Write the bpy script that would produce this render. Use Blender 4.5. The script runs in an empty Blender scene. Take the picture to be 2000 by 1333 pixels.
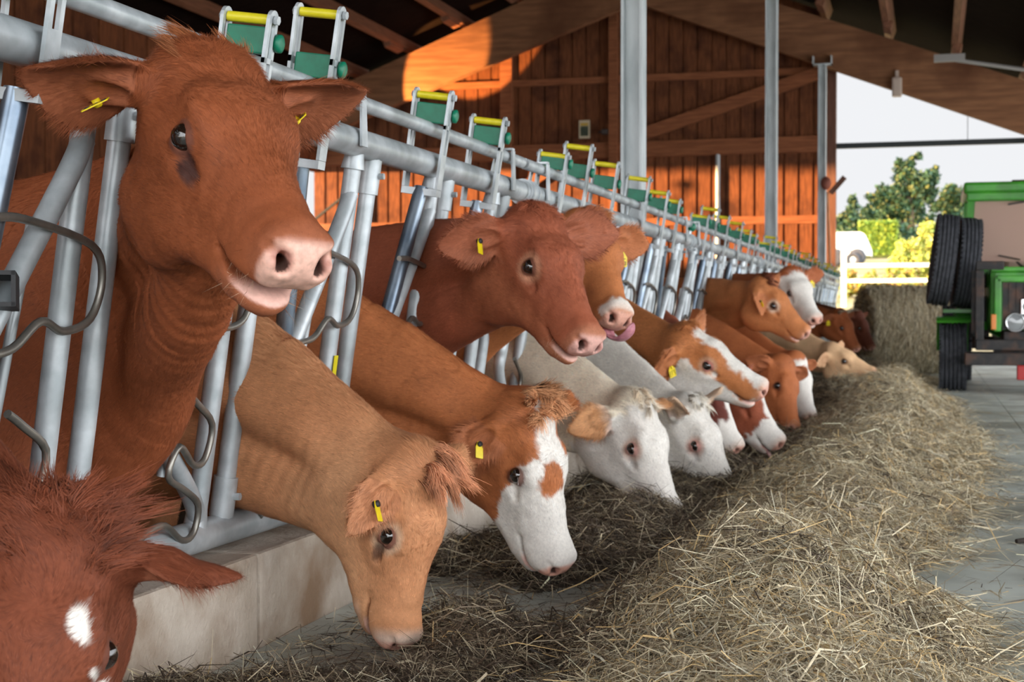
import bpy, bmesh, math, random
import numpy as np
from mathutils import Vector, Matrix

# ------------------------------------------------------------------ camera, sky, sun, exposure
sc = bpy.context.scene
COL = sc.collection
F_PX = 2900.0
CAM_Z = 0.83
YAW = math.atan(820 / F_PX)
PITCH = math.atan(54 / F_PX)
cam_d = bpy.data.cameras.new('camera')
cam = bpy.data.objects.new('camera', cam_d)
COL.objects.link(cam)
cam.location = (0, 0, CAM_Z)
cam.rotation_euler = (math.pi / 2 - PITCH, 0, YAW)
cam_d.sensor_width = 36.0
cam_d.sensor_fit = 'HORIZONTAL'
cam_d.lens = 36.0 * F_PX / 2000.0
cam_d.clip_start = 0.05
cam_d.clip_end = 600
cam_d.dof.use_dof = True
cam_d.dof.focus_distance = 3.1
cam_d.dof.aperture_fstop = 8.0
sc.camera = cam

world = bpy.data.worlds.new('evening_sky')
sc.world = world
world.use_nodes = True
wn = world.node_tree.nodes
wl = world.node_tree.links
wn.clear()
w_out = wn.new('ShaderNodeOutputWorld')
w_bg = wn.new('ShaderNodeBackground')
w_geo = wn.new('ShaderNodeTexCoord')
w_dot = wn.new('ShaderNodeVectorMath'); w_dot.operation = 'DOT_PRODUCT'
w_dot.inputs[1].default_value = (0.72, -0.58, 0.38)          # the bright evening side of the sky
w_ramp = wn.new('ShaderNodeValToRGB')
w_ramp.color_ramp.elements[0].position = 0.0
w_ramp.color_ramp.elements[0].color = (0.66, 0.67, 0.69, 1)
w_ramp.color_ramp.elements[1].position = 0.9
w_ramp.color_ramp.elements[1].color = (4.3, 4.42, 4.55, 1)
w_map = wn.new('ShaderNodeMapRange')
w_map.inputs['From Min'].default_value = -0.35
w_map.inputs['From Max'].default_value = 1.0
wl.new(w_geo.outputs['Generated'], w_dot.inputs[0])
wl.new(w_dot.outputs['Value'], w_map.inputs['Value'])
wl.new(w_map.outputs['Result'], w_ramp.inputs['Fac'])
wl.new(w_ramp.outputs['Color'], w_bg.inputs['Color'])
w_bg.inputs['Strength'].default_value = 1.0
wl.new(w_bg.outputs['Background'], w_out.inputs['Surface'])

sun_d = bpy.data.lights.new('evening_sun', 'SUN')
sun_d.energy = 18.0
sun_d.angle = math.radians(1.6)
sun_d.color = (1.0, 0.60, 0.28)
sun = bpy.data.objects.new('evening_sun', sun_d)
COL.objects.link(sun)
SUN_DIR = Vector((0.88, 0.47, -0.020)).normalized()           # the way the light travels
sun.rotation_euler = SUN_DIR.to_track_quat('-Z', 'Y').to_euler()

sc.view_settings.view_transform = 'Standard'
sc.view_settings.look = 'None'
sc.view_settings.exposure = 0.42
sc.view_settings.gamma = 1.0
sc.view_settings.use_curve_mapping = False
sc.cycles.use_denoising = True
sc.cycles.max_bounces = 6
sc.cycles.diffuse_bounces = 3
sc.cycles.glossy_bounces = 3
sc.cycles.transparent_max_bounces = 6
sc.cycles.caustics_reflective = False
sc.cycles.caustics_refractive = False

# ------------------------------------------------------------------ camera geometry helpers
_R = cam.rotation_euler.to_matrix()
C_RIGHT = np.array(_R @ Vector((1, 0, 0)))
C_UP = np.array(_R @ Vector((0, 1, 0)))
C_FWD = np.array(_R @ Vector((0, 0, -1)))
C_POS = np.array((0, 0, CAM_Z), float)


def px(x, y, depth):
    """The point of the place that the photograph shows at pixel x, y, at this distance."""
    return C_POS + depth * (C_FWD + (x - 1000) / F_PX * C_RIGHT + (666.5 - y) / F_PX * C_UP)


def on_y(x, y, Y):
    d = C_FWD + (x - 1000) / F_PX * C_RIGHT + (666.5 - y) / F_PX * C_UP
    return C_POS + d * (Y / d[1])


def on_z(x, y, z):
    d = C_FWD + (x - 1000) / F_PX * C_RIGHT + (666.5 - y) / F_PX * C_UP
    return C_POS + d * ((z - CAM_Z) / d[2])


def on_x(x, y, X):
    d = C_FWD + (x - 1000) / F_PX * C_RIGHT + (666.5 - y) / F_PX * C_UP
    return C_POS + d * (X / d[0])


def cdir(r, u, t):
    """A direction given as right, up, towards the viewer."""
    v = r * C_RIGHT + u * C_UP - t * C_FWD
    return v / np.linalg.norm(v)


def nrm(v):
    v = np.asarray(v, float)
    return v / (np.linalg.norm(v) + 1e-12)


def lin(r, g, b):
    """sRGB 0-255 to linear."""
    o = []
    for c in (r, g, b):
        c /= 255.0
        o.append(c / 12.92 if c <= 0.04045 else ((c + 0.055) / 1.055) ** 2.4)
    return tuple(o)


# ------------------------------------------------------------------ object helpers
def link(name, me, parent=None, mats=None):
    o = bpy.data.objects.new(name, me)
    COL.objects.link(o)
    if parent is not None:
        o.parent = parent
    for m in (mats or []):
        me.materials.append(m)
    return o


def tag(o, label=None, cat=None, group=None, kind=None):
    if label: o['label'] = label
    if cat: o['category'] = cat
    if group: o['group'] = group
    if kind: o['kind'] = kind
    return o


def empty(name, loc=(0, 0, 0), rz=0.0):
    o = bpy.data.objects.new(name, None)
    COL.objects.link(o)
    o.location = loc
    o.rotation_euler = (0, 0, rz)
    o.empty_display_size = 0.1
    return o


def mesh_np(name, V, faces, smooth=True):
    """Mesh from a vertex array and an (n,3) or (n,4) face array."""
    me = bpy.data.meshes.new(name)
    V = np.ascontiguousarray(V, np.float32)
    faces = np.ascontiguousarray(faces, np.int32)
    n, k = faces.shape
    me.vertices.add(len(V))
    me.vertices.foreach_set('co', V.ravel())
    me.loops.add(n * k)
    me.loops.foreach_set('vertex_index', faces.ravel())
    me.polygons.add(n)
    me.polygons.foreach_set('loop_start', np.arange(0, n * k, k, dtype=np.int32))
    me.polygons.foreach_set('use_smooth', np.full(n, smooth, bool))
    me.update(calc_edges=True)
    return me


def set_color(me, name, C):
    a = me.color_attributes.new(name, 'FLOAT_COLOR', 'POINT')
    C = np.asarray(C, np.float32)
    if C.shape[1] == 3:
        C = np.concatenate([C, np.ones((len(C), 1), np.float32)], 1)
    a.data.foreach_set('color', np.ascontiguousarray(C).ravel())


class MB:
    """Collects boxes, tubes, lathes and prisms into one mesh."""

    def __init__(self):
        self.v = []
        self.f = []
        self.sm = []

    def add(self, V, Fs, smooth=False):
        b = len(self.v)
        self.v.extend([tuple(map(float, p)) for p in V])
        for f in Fs:
            self.f.append([i + b for i in f])
            self.sm.append(smooth)
        return self

    def box(self, c, s, axes=None, taper=None):
        """Box centred c, full sizes s, axes = three unit vectors."""
        c = np.asarray(c, float)
        A = np.eye(3) if axes is None else np.array([nrm(a) for a in axes])
        V = []
        for dz in (-.5, .5):
            for dx, dy in ((-.5, -.5), (.5, -.5), (.5, .5), (-.5, .5)):
                k = 1.0 if (taper is None or dz < 0) else taper
                V.append(c + A[0] * dx * s[0] * k + A[1] * dy * s[1] * k + A[2] * dz * s[2])
        return self.add(V, [(3, 2, 1, 0), (4, 5, 6, 7), (0, 1, 5, 4), (1, 2, 6, 5), (2, 3, 7, 6), (3, 0, 4, 7)])

    def bevel_box(self, c, s, b, axes=None):
        """Box with all its vertical and horizontal edges cut at b."""
        c = np.asarray(c, float)
        A = np.eye(3) if axes is None else np.array([nrm(a) for a in axes])
        bm = bmesh.new()
        bmesh.ops.create_cube(bm, size=1.0)
        for v in bm.verts:
            v.co = Vector((v.co.x * s[0], v.co.y * s[1], v.co.z * s[2]))
        bmesh.ops.bevel(bm, geom=bm.edges[:], offset=b, segments=2, affect='EDGES', profile=0.6)
        bm.verts.index_update()
        V = [c + A[0] * v.co.x + A[1] * v.co.y + A[2] * v.co.z for v in bm.verts]
        Fs = [[v.index for v in f.verts] for f in bm.faces]
        bm.free()
        return self.add(V, Fs, False)

    def beam(self, a, b, w, h, up=(0, 0, 1)):
        """Rectangular bar from a to b, w wide sideways, h along up."""
        a, b = np.asarray(a, float), np.asarray(b, float)
        d = nrm(b - a)
        s = nrm(np.cross(d, up))
        u = np.cross(s, d)
        return self.box((a + b) / 2, (w, h, np.linalg.norm(b - a)), (s, u, d))

    def tube(self, pts, r, seg=12, cap=True, smooth_n=0):
        pts = [np.asarray(p, float) for p in pts]
        if smooth_n:
            pts = catmull(pts, smooth_n)
        n = len(pts)
        rr = r if hasattr(r, '__len__') else [r] * n
        if len(rr) != n:
            rr = np.interp(np.linspace(0, 1, n), np.linspace(0, 1, len(rr)), rr)
        T = []
        for i in range(n):
            a = pts[max(i - 1, 0)]
            b = pts[min(i + 1, n - 1)]
            T.append(nrm(b - a))
        ref = np.array((0, 0, 1.0)) if abs(T[0][2]) < .9 else np.array((1.0, 0, 0))
        s = nrm(np.cross(T[0], ref))
        V = []
        for i in range(n):
            s = nrm(s - T[i] * np.dot(s, T[i]))
            u = np.cross(T[i], s)
            for k in range(seg):
                a = 2 * math.pi * k / seg
                V.append(pts[i] + rr[i] * (math.cos(a) * s + math.sin(a) * u))
        Fs = []
        for i in range(n - 1):
            for k in range(seg):
                k2 = (k + 1) % seg
                Fs.append((i * seg + k, i * seg + k2, (i + 1) * seg + k2, (i + 1) * seg + k))
        self.add(V, Fs, True)
        if cap:
            self.add(V[:seg], [list(range(seg))[::-1]])
            self.add(V[-seg:], [list(range(seg))])
        return self

    def lathe(self, c, axis, prof, seg=24, smooth=True):
        """prof = list of (distance along axis, radius)."""
        c = np.asarray(c, float)
        d = nrm(axis)
        ref = np.array((0, 0, 1.0)) if abs(d[2]) < .9 else np.array((1.0, 0, 0))
        s = nrm(np.cross(d, ref))
        u = np.cross(d, s)
        V = []
        for (t, r) in prof:
            for k in range(seg):
                a = 2 * math.pi * k / seg
                V.append(c + d * t + r * (math.cos(a) * s + math.sin(a) * u))
        Fs = []
        for i in range(len(prof) - 1):
            for k in range(seg):
                k2 = (k + 1) % seg
                Fs.append((i * seg + k, i * seg + k2, (i + 1) * seg + k2, (i + 1) * seg + k))
        return self.add(V, Fs, smooth)

    def prism(self, poly, ext):
        """Polygon (list of 3-D points) pushed along the vector ext."""
        P = [np.asarray(p, float) for p in poly]
        e = np.asarray(ext, float)
        n = len(P)
        V = P + [p + e for p in P]
        Fs = [list(range(n))[::-1], [i + n for i in range(n)]]
        for i in range(n):
            j = (i + 1) % n
            Fs.append((i, j, j + n, i + n))
        return self.add(V, Fs)

    def ball(self, c, r, seg=14, rings=9):
        c = np.asarray(c, float)
        r = np.asarray(r if hasattr(r, '__len__') else (r, r, r), float)
        V = []
        for i in range(rings + 1):
            th = math.pi * i / rings
            for k in range(seg):
                a = 2 * math.pi * k / seg
                V.append(c + r * np.array((math.sin(th) * math.cos(a), math.sin(th) * math.sin(a), math.cos(th))))
        Fs = []
        for i in range(rings):
            for k in range(seg):
                k2 = (k + 1) % seg
                Fs.append((i * seg + k, (i + 1) * seg + k, (i + 1) * seg + k2, i * seg + k2))
        return self.add(V, Fs, True)

    def build(self, name, mat, parent=None, offset=None):
        me = bpy.data.meshes.new(name)
        V = self.v
        if offset is not None:
            V = [(p[0] - offset[0], p[1] - offset[1], p[2] - offset[2]) for p in V]
        me.from_pydata(V, [], self.f)
        me.polygons.foreach_set('use_smooth', np.array(self.sm, bool))
        me.update()
        return link(name, me, parent, [mat] if mat else None)


def catmull(pts, n):
    P = [np.asarray(p, float) for p in pts]
    P = [2 * P[0] - P[1]] + P + [2 * P[-1] - P[-2]]
    out = []
    for i in range(1, len(P) - 2):
        for k in range(n):
            t = k / n
            a, b, c, d = P[i - 1], P[i], P[i + 1], P[i + 2]
            out.append(0.5 * ((2 * b) + (c - a) * t + (2 * a - 5 * b + 4 * c - d) * t * t + (3 * b - a - 3 * c + d) * t ** 3))
    out.append(P[-2])
    return out


# ------------------------------------------------------------------ materials
def new_mat(name):
    m = bpy.data.materials.new(name)
    m.use_nodes = True
    nt = m.node_tree
    nt.nodes.clear()
    o = nt.nodes.new('ShaderNodeOutputMaterial')
    b = nt.nodes.new('ShaderNodeBsdfPrincipled')
    nt.links.new(b.outputs[0], o.inputs[0])
    return m, nt, b


def noise_mat(name, c1, c2, scale=8.0, rough=0.6, metal=0.0, stretch=(1, 1, 1), bump=0.0, detail=6.0, c3=None, scale3=2.0, rough2=None, lo=0.35, hi=0.65, bscale=None, spec=None):
    """Two tones mixed by object-space noise, an optional third tone in wide stains, bump of the same noise."""
    m, nt, b = new_mat(name)
    N, L = nt.nodes, nt.links
    tc = N.new('ShaderNodeTexCoord')
    mp = N.new('ShaderNodeMapping')
    mp.inputs['Scale'].default_value = stretch
    L.new(tc.outputs['Object'], mp.inputs['Vector'])
    n1 = N.new('ShaderNodeTexNoise')
    n1.inputs['Scale'].default_value = scale
    n1.inputs['Detail'].default_value = detail
    L.new(mp.outputs[0], n1.inputs['Vector'])
    r = N.new('ShaderNodeValToRGB')
    r.color_ramp.elements[0].position = lo
    r.color_ramp.elements[1].position = hi
    r.color_ramp.elements[0].color = (*c1, 1)
    r.color_ramp.elements[1].color = (*c2, 1)
    L.new(n1.outputs[0], r.inputs[0])
    colour = r.outputs[0]
    if c3 is not None:
        n3 = N.new('ShaderNodeTexNoise')
        n3.inputs['Scale'].default_value = scale3
        n3.inputs['Detail'].default_value = 5.0
        L.new(tc.outputs['Object'], n3.inputs['Vector'])
        r3 = N.new('ShaderNodeValToRGB')
        r3.color_ramp.elements[0].position = 0.48
        r3.color_ramp.elements[1].position = 0.68
        mx = N.new('ShaderNodeMix')
        mx.data_type = 'RGBA'
        L.new(n3.outputs[0], r3.inputs[0])
        L.new(r3.outputs[0], mx.inputs['Factor'])
        L.new(colour, mx.inputs[6])
        mx.inputs[7].default_value = (*c3, 1)
        colour = mx.outputs[2]
    L.new(colour, b.inputs['Base Color'])
    b.inputs['Roughness'].default_value = rough
    b.inputs['Metallic'].default_value = metal
    if spec is not None:
        b.inputs['Specular IOR Level'].default_value = spec
    if bump:
        bn = N.new('ShaderNodeBump')
        bn.inputs['Strength'].default_value = bump
        bn.inputs['Distance'].default_value = 0.01
        if bscale:
            n4 = N.new('ShaderNodeTexNoise')
            n4.inputs['Scale'].default_value = bscale
            n4.inputs['Detail'].default_value = 5
            L.new(mp.outputs[0], n4.inputs['Vector'])
            L.new(n4.outputs[0], bn.inputs['Height'])
        else:
            L.new(n1.outputs[0], bn.inputs['Height'])
        L.new(bn.outputs[0], b.inputs['Normal'])
    return m


def plain(name, c, rough=0.5, metal=0.0, **kw):
    m, nt, b = new_mat(name)
    b.inputs['Base Color'].default_value = (*c, 1)
    b.inputs['Roughness'].default_value = rough
    b.inputs['Metallic'].default_value = metal
    for k, v in kw.items():
        b.inputs[k].default_value = v
    return m


def attr_mat(name, attr, rough=0.7, noise=0.25, nscale=300.0, bump=0.0, spec=0.3, sheen=0.0, wet=None, trans=0.0):
    """Colour from a vertex attribute, broken up by noise."""
    m, nt, b = new_mat(name)
    N, L = nt.nodes, nt.links
    a = N.new('ShaderNodeAttribute')
    a.attribute_name = attr
    tc = N.new('ShaderNodeTexCoord')
    n1 = N.new('ShaderNodeTexNoise')
    n1.inputs['Scale'].default_value = nscale
    n1.inputs['Detail'].default_value = 4
    L.new(tc.outputs['Object'], n1.inputs['Vector'])
    mr = N.new('ShaderNodeMapRange')
    mr.inputs['From Min'].default_value = 0.25
    mr.inputs['From Max'].default_value = 0.75
    mr.inputs['To Min'].default_value = 1 - noise
    mr.inputs['To Max'].default_value = 1 + noise
    L.new(n1.outputs[0], mr.inputs['Value'])
    mu = N.new('ShaderNodeVectorMath')
    mu.operation = 'SCALE'
    L.new(a.outputs['Color'], mu.inputs[0])
    L.new(mr.outputs[0], mu.inputs['Scale'])
    L.new(mu.outputs[0], b.inputs['Base Color'])
    b.inputs['Roughness'].default_value = rough
    b.inputs['Specular IOR Level'].default_value = spec
    if sheen:
        b.inputs['Sheen Weight'].default_value = sheen
        b.inputs['Sheen Roughness'].default_value = 0.4
    if wet:
        w = N.new('ShaderNodeMapRange')
        w.inputs['To Min'].default_value = wet
        w.inputs['To Max'].default_value = rough
        L.new(a.outputs['Alpha'], w.inputs['Value'])
        L.new(w.outputs[0], b.inputs['Roughness'])
    if bump:
        bn = N.new('ShaderNodeBump')
        bn.inputs['Strength'].default_value = bump
        bn.inputs['Distance'].default_value = 0.004
        L.new(n1.outputs[0], bn.inputs['Height'])
        L.new(bn.outputs[0], b.inputs['Normal'])
    return m


# ------------------------------------------------------------------ smooth value noise in numpy
def _hash3(i, j, k, seed):
    n = (i * 73856093) ^ (j * 19349663) ^ (k * 83492791) ^ (seed * 2654435)
    n = (n ^ (n >> 13)) * 1274126177
    n = n & 0x7fffffff
    n = n ^ (n >> 16)
    return (n & 0xffff) / 65535.0


def vnoise(P, scale, seed=0):
    """Value noise 0..1 at points P (n,3)."""
    Q = np.asarray(P, np.float64) * scale
    I = np.floor(Q).astype(np.int64)
    f = Q - I
    f = f * f * (3 - 2 * f)
    out = 0
    for dx in (0, 1):
        for dy in (0, 1):
            for dz in (0, 1):
                w = (f[:, 0] if dx else 1 - f[:, 0]) * (f[:, 1] if dy else 1 - f[:, 1]) * (f[:, 2] if dz else 1 - f[:, 2])
                out = out + w * _hash3(I[:, 0] + dx, I[:, 1] + dy, I[:, 2] + dz, seed)
    return out


def fbm(P, scale, seed=0, octaves=3):
    o, a, t = 0, 1.0, 0
    for k in range(octaves):
        o = o + a * vnoise(P, scale * 2 ** k, seed + k * 17)
        t += a
        a *= 0.5
    return o / t


def sstep(a, b, x):
    t = np.clip((x - a) / (b - a), 0, 1)
    return t * t * (3 - 2 * t)
ONLY=None; DEV=0; HAYK=1.0

# ================================================================== THE BARN
YB = 27.4            # plane of the glulam truss
YW = 28.5            # plane of the boarded end wall
M_CONC = noise_mat('concrete_floor', lin(166, 172, 164), lin(204, 210, 202), 3.0, 0.55, c3=lin(128, 128, 116), scale3=1.2, bump=0.12, bscale=60)
M_CURB = noise_mat('worn_concrete', lin(172, 158, 142), lin(200, 188, 174), 6.0, 0.8, c3=lin(132, 106, 82), scale3=3.5, bump=0.5, bscale=70)
M_STALL = noise_mat('stall_floor', lin(70, 58, 46), lin(100, 86, 70), 5.0, 0.8, bump=0.4)
M_BOARD = noise_mat('brown_boards', lin(100, 60, 39), lin(132, 80, 51), 5.0, 0.8, spec=.15, stretch=(6, 6, 0.6), bump=0.2, c3=lin(80, 47, 33), scale3=2.0)
M_GIRT = noise_mat('brown_timber', lin(128, 78, 52), lin(156, 98, 66), 4.0, 0.8, spec=.15, stretch=(0.6, 6, 6), bump=0.2)
M_GLULAM = noise_mat('glued_timber', lin(118, 80, 56), lin(146, 102, 72), 2.5, 0.75, spec=.15, stretch=(0.5, 4, 5), bump=0.15, c3=lin(98, 62, 42), scale3=0.8)
M_DECK = noise_mat('roof_deck', lin(22, 16, 14), lin(34, 26, 22), 4.0, 0.95, spec=.02, stretch=(1, 8, 1))
M_PURLIN = noise_mat('purlin_timber', lin(112, 70, 48), lin(140, 92, 66), 4.0, 0.7, stretch=(6, .5, 6))
M_GALV = noise_mat('galvanized_column', lin(176, 184, 186), lin(204, 210, 212), 9.0, 0.5, 0.15, stretch=(1, 1, .3))
M_DARKSTEEL = plain('dark_bar', lin(46, 52, 54), 0.5, 0.3)
M_WOODPOST = noise_mat('dark_post', lin(92, 58, 44), lin(116, 76, 58), 5.0, 0.7, stretch=(6, 6, .6))


def S(o, name=None):
    o['kind'] = 'structure'
    return o


# floor of the feeding alley, with shallow joints as gaps between poured slabs
b = MB()
ys = [-9, 1.0, 6.1, 11.2, 16.3, 21.4, 29.6]
xs = [-1.6, 0.62, 7.0]
for i in range(len(ys) - 1):
    for j in range(len(xs) - 1):
        g = 0.006
        b.box(((xs[j] + xs[j + 1]) / 2, (ys[i] + ys[i + 1]) / 2, -0.075), (xs[j + 1] - xs[j] - g, ys[i + 1] - ys[i] - g, 0.15))
S(b.build('floor', M_CONC))
b = MB()
b.box((-8.0, 10.0, -0.17), (12.2, 37.5, 0.10))
S(b.build('stall_floor', M_STALL))

# curb between the alley and the stall
b = MB()
cy = [-4.0, 0.2, 3.36, 8.15, 12.3, 17.6, 22.0, 26.4]
for i in range(len(cy) - 1):
    b.bevel_box((-1.79, (cy[i] + cy[i + 1]) / 2, 0.055), (0.38, cy[i + 1] - cy[i] - 0.008, 0.36), 0.012)
S(b.build('curb', M_CURB))

# roof line read off the truss
_a, _b2 = on_y(1265, 15, YB), on_y(2000, 263, YB)
SR = (_b2[2] - _a[2]) / (_b2[0] - _a[0])
_c, _d = on_y(791, 199, YB), on_y(1208, 21, YB)
SL = (_d[2] - _c[2]) / (_d[0] - _c[0])
XRIDGE = (_c[2] - SL * _c[0] - _a[2] + SR * _a[0]) / (SR - SL)
ZRIDGE = _a[2] + SR * (XRIDGE - _a[0])
XE_L, XE_R = -12.2, 5.2


def z_low(X):
    return ZRIDGE + (SR * (X - XRIDGE) if X > XRIDGE else SL * (X - XRIDGE))


BEAM_H = 1.0
print('roof', SR, SL, XRIDGE, ZRIDGE)
for (xa, xb) in ((XE_L, XRIDGE), (XRIDGE, XE_R)):
    P = [(xa, YB - .1, z_low(xa)), (xb, YB - .1, z_low(xb) if xb != XRIDGE else ZRIDGE), (xb, YB - .1, z_low(xb) + BEAM_H), (xa, YB - .1, z_low(xa) + BEAM_H * .8)]
    b = MB()
    b.prism(P, (0, .2, 0))
    o = b.build('roof_beam', M_GLULAM)
    S(o)

# roof deck on purlins, from the open front of the roofed part to beyond the end wall
Y0R, Y1R = -7.0, 29.8
b = MB()
for (xa, xb) in ((XE_L - .4, XRIDGE), (XRIDGE, XE_R + .6)):
    za, zb = z_low(xa) + BEAM_H + .26, z_low(xb) + BEAM_H + .26
    b.prism([(xa, Y0R, za), (xb, Y0R, zb), (xb, Y0R, zb + .08), (xa, Y0R, za + .08)], (0, Y1R - Y0R, 0))
S(b.build('ceiling', M_DECK))
for k in range(-9, 10):
    X = XRIDGE + k * 1.15
    if X < XE_L or X > XE_R:
        continue
    zz = z_low(X) + BEAM_H + (0.02 if abs(k) else -.1)
    sl = SR if X > XRIDGE else SL
    n = nrm((-sl, 0, 1))
    t = nrm((1, 0, sl))
    b = MB()
    b.box((X, (Y0R + YW) / 2, zz + .12), (.12, YW - Y0R - .1, .24), (t, (0, 1, 0), n))
    S(b.build('purlin', M_PURLIN))
    b = MB()
    b.box((X, YB - .55, zz - .02), (.14, .7, .12), (t, (0, 1, 0), n))
    S(b.build('purlin_bracket', M_PURLIN))

# end wall: vertical boards with gaps over dark boards behind, up to the roof
X_WR = on_y(1618, 300, YW)[0]
b = MB()
w = 0.275
X = X_WR - w / 2
i = 0
rr = random.Random(4)
while X > XE_L:
    z1 = z_low(X) + BEAM_H + .1
    d = 0.012 * (i % 2)
    b.box((X, YW + .012 + rr.uniform(-.004, .004), (z1 - .2) / 2), (w - 0.045, .024, z1 + .2))
    X -= w
    i += 1
xa = XE_L
P = [(xa, YW + .03, -.15), (X_WR, YW + .03, -.15), (X_WR, YW + .03, z_low(X_WR) + 1.2), (XRIDGE, YW + .03, ZRIDGE + 1.2), (xa, YW + .03, z_low(xa) + 1.2)]
b.prism(P, (0, .05, 0))
S(b.build('wall_back', M_BOARD))


def girt(x0, y0, x1, y1, hpx, name='wall_girt', Y=YW, dep=.07, mat=None):
    A, B2 = on_y(x0, y0, Y), on_y(x1, y1, Y)
    bb = MB()
    bb.beam((A[0], Y - dep / 2, A[2]), (B2[0], Y - dep / 2, B2[2]), dep, hpx * Y / F_PX, up=(0, 0, 1))
    return S(bb.build(name, mat or M_GIRT))


zt = on_y(1400, 147, YW)[2]
zm = on_y(1400, 288, YW)[2]
zl = on_y(1400, 432, YW)[2]
for z_, h_, dep in ((zt, .13, .07), (zm, .30, .10), (zl, .15, .07)):
    b = MB()
    b.box(((XE_L + X_WR) / 2, YW - dep / 2, z_), (X_WR - XE_L, dep, h_))
    S(b.build('wall_girt', M_GIRT))
b = MB()
A, B2 = on_y(1262, 262, YW), on_y(1596, 146, YW)
b.beam((A[0], YW - .1, A[2]), (B2[0], YW - .1, B2[2]), .06, .24)
S(b.build('wall_brace', M_GIRT))
A, B2 = on_y(860, 470, YW), on_y(1130, 300, YW)
b = MB()
b.beam((A[0], YW - .1, A[2]), (B2[0], YW - .1, B2[2]), .06, .2)
S(b.build('wall_brace', M_GIRT))
for xp in (1200, 992, 700):
    A = on_y(xp, 300, YW)
    zt_ = z_low(A[0]) + BEAM_H
    b = MB()
    b.box((A[0], YW - .08, zt_ / 2), (.17 if xp == 1200 else .24, .16, zt_ - .2))
    S(b.build('wall_stud', M_GIRT))
# corner post of the end wall beside the open doorway
A = on_y(1622, 300, YW)
b = MB()
zt_ = z_low(A[0]) + .15
b.box((A[0] + .02, YW - .06, zt_ / 2), (.18, .22, zt_ + .2))
S(b.build('door_post', M_WOODPOST))
# pale drop pipe on the wall
A = on_y(1403, 302, YW)
b = MB()
b.tube([(A[0], YW - .06, A[2]), (A[0], YW - .06, .1)], .045, 12)
S(b.build('trim_1', M_GALV))

# long boarded wall on the far left of the stalls, its open band shaped to let sun onto the end wall
ZB0, ZB1, YB0 = 1.95, 3.75, 22.4
b = MB()
for i in range(128):
    Yc_ = -17 + .18 + i * .36
    if Yc_ > 28.9:
        break
    xw = XE_L - .02 + .015 * (i % 2)
    if Yc_ < YB0:
        b.box((xw, Yc_, 2.68), (.03, .34, 5.66))
    else:
        b.box((xw, Yc_, (ZB0 - .15) / 2), (.03, .34, ZB0 + .15))
        b.box((xw, Yc_, (ZB1 + 5.5) / 2), (.03, .34, 5.5 - ZB1))
b.box((XE_L - .08, (YB0 - 17) / 2, 2.68), (.05, YB0 + 17, 5.66))
b.box((XE_L - .08, (YB0 + 28.9) / 2, (ZB0 - .15) / 2), (.05, 28.9 - YB0, ZB0 + .15))
b.box((XE_L - .08, (YB0 + 28.9) / 2, (ZB1 + 5.5) / 2), (.05, 28.9 - YB0, 5.5 - ZB1))
for Yp_ in (10, 16, 22.3):
    b.box((XE_L - .03, Yp_, 2.6), (.14, .14, 5.2))
S(b.build('wall_left', M_BOARD))

# steel columns
for (xc, Yc) in ((1237, 9.87), (1506, 18.7), (1605, 27.25)):
    Xc = on_y(xc, 500, Yc)[0]
    zt_ = z_low(Xc) + (0.0 if Yc > 27 else BEAM_H)
    b = MB()
    h = zt_ + .12
    W_, D_ = .125, .17
    b.box((Xc - W_ / 2, Yc, h / 2 - .12), (.016, D_, h))
    b.box((Xc + W_ / 2, Yc, h / 2 - .12), (.016, D_, h))
    b.box((Xc, Yc, h / 2 - .12), (W_, .012, h))
    b.box((Xc, Yc, -.11), (.26, .30, .02))
    if Yc > 27:
        b.box((Xc, Yc, zt_ + .01), (.34, .22, .02))
        b.box((Xc - .16, Yc, zt_ + .08), (.02, .22, .16))
        b.box((Xc + .16, Yc, zt_ + .08), (.02, .22, .16))
    S(b.build('steel_column', M_GALV))
# dark tie bar across the open doorway and its hanger
A, B2 = on_y(1628, 286, YW), on_y(2000, 270, YW)
b = MB()
b.box(((A[0] + 4.8) / 2, YW, A[2]), (4.8 - A[0], .08, .10))
S(b.build('trim_2', M_DARKSTEEL))
b = MB()
Xh = on_y(1890, 250, YW)[0]
b.tube([(Xh, YW, A[2]), (Xh, YW, z_low(Xh) + .4)], .006, 8)
S(b.build('trim_3', M_DARKSTEEL))


# added warm spot lamp, stands in for low sun on the rafter
fl_pos = Vector((-9.9, 25.7, 3.5))
fl_aim = Vector((-9.2, YB - .1, 5.25))
fl_d = bpy.data.lights.new('added_spot_beam', 'SPOT')
fl_d.energy = 2100.0
fl_d.color = (1.0, 0.50, 0.16)
fl_d.spot_size = math.radians(34)
fl_d.spot_blend = 0.12
fl_d.shadow_soft_size = 0.05
b = MB()
q_ = (fl_aim - fl_pos).normalized()
b.lathe(np.array(fl_pos) - np.array(q_) * .06, q_, [(-.14, .001), (-.14, .06), (0, .11), (.02, .11), (.0, .09), (-.04, .07), (-.05, .001)], 20)
b.beam(np.array(fl_pos) - np.array(q_) * .2, (XE_L + .008, 25.6, 1.75), .04, .04)
fl = b.build('added_spotlight', M_DARKSTEEL)
tag(fl, 'dark housing of an added spotlight, put in to warm the left rafter', 'lamp')
fl_o = bpy.data.objects.new('added_spot_beam', fl_d)
COL.objects.link(fl_o)
fl_o.location = fl_pos
fl_o.rotation_euler = q_.to_track_quat('-Z', 'Y').to_euler()

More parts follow.
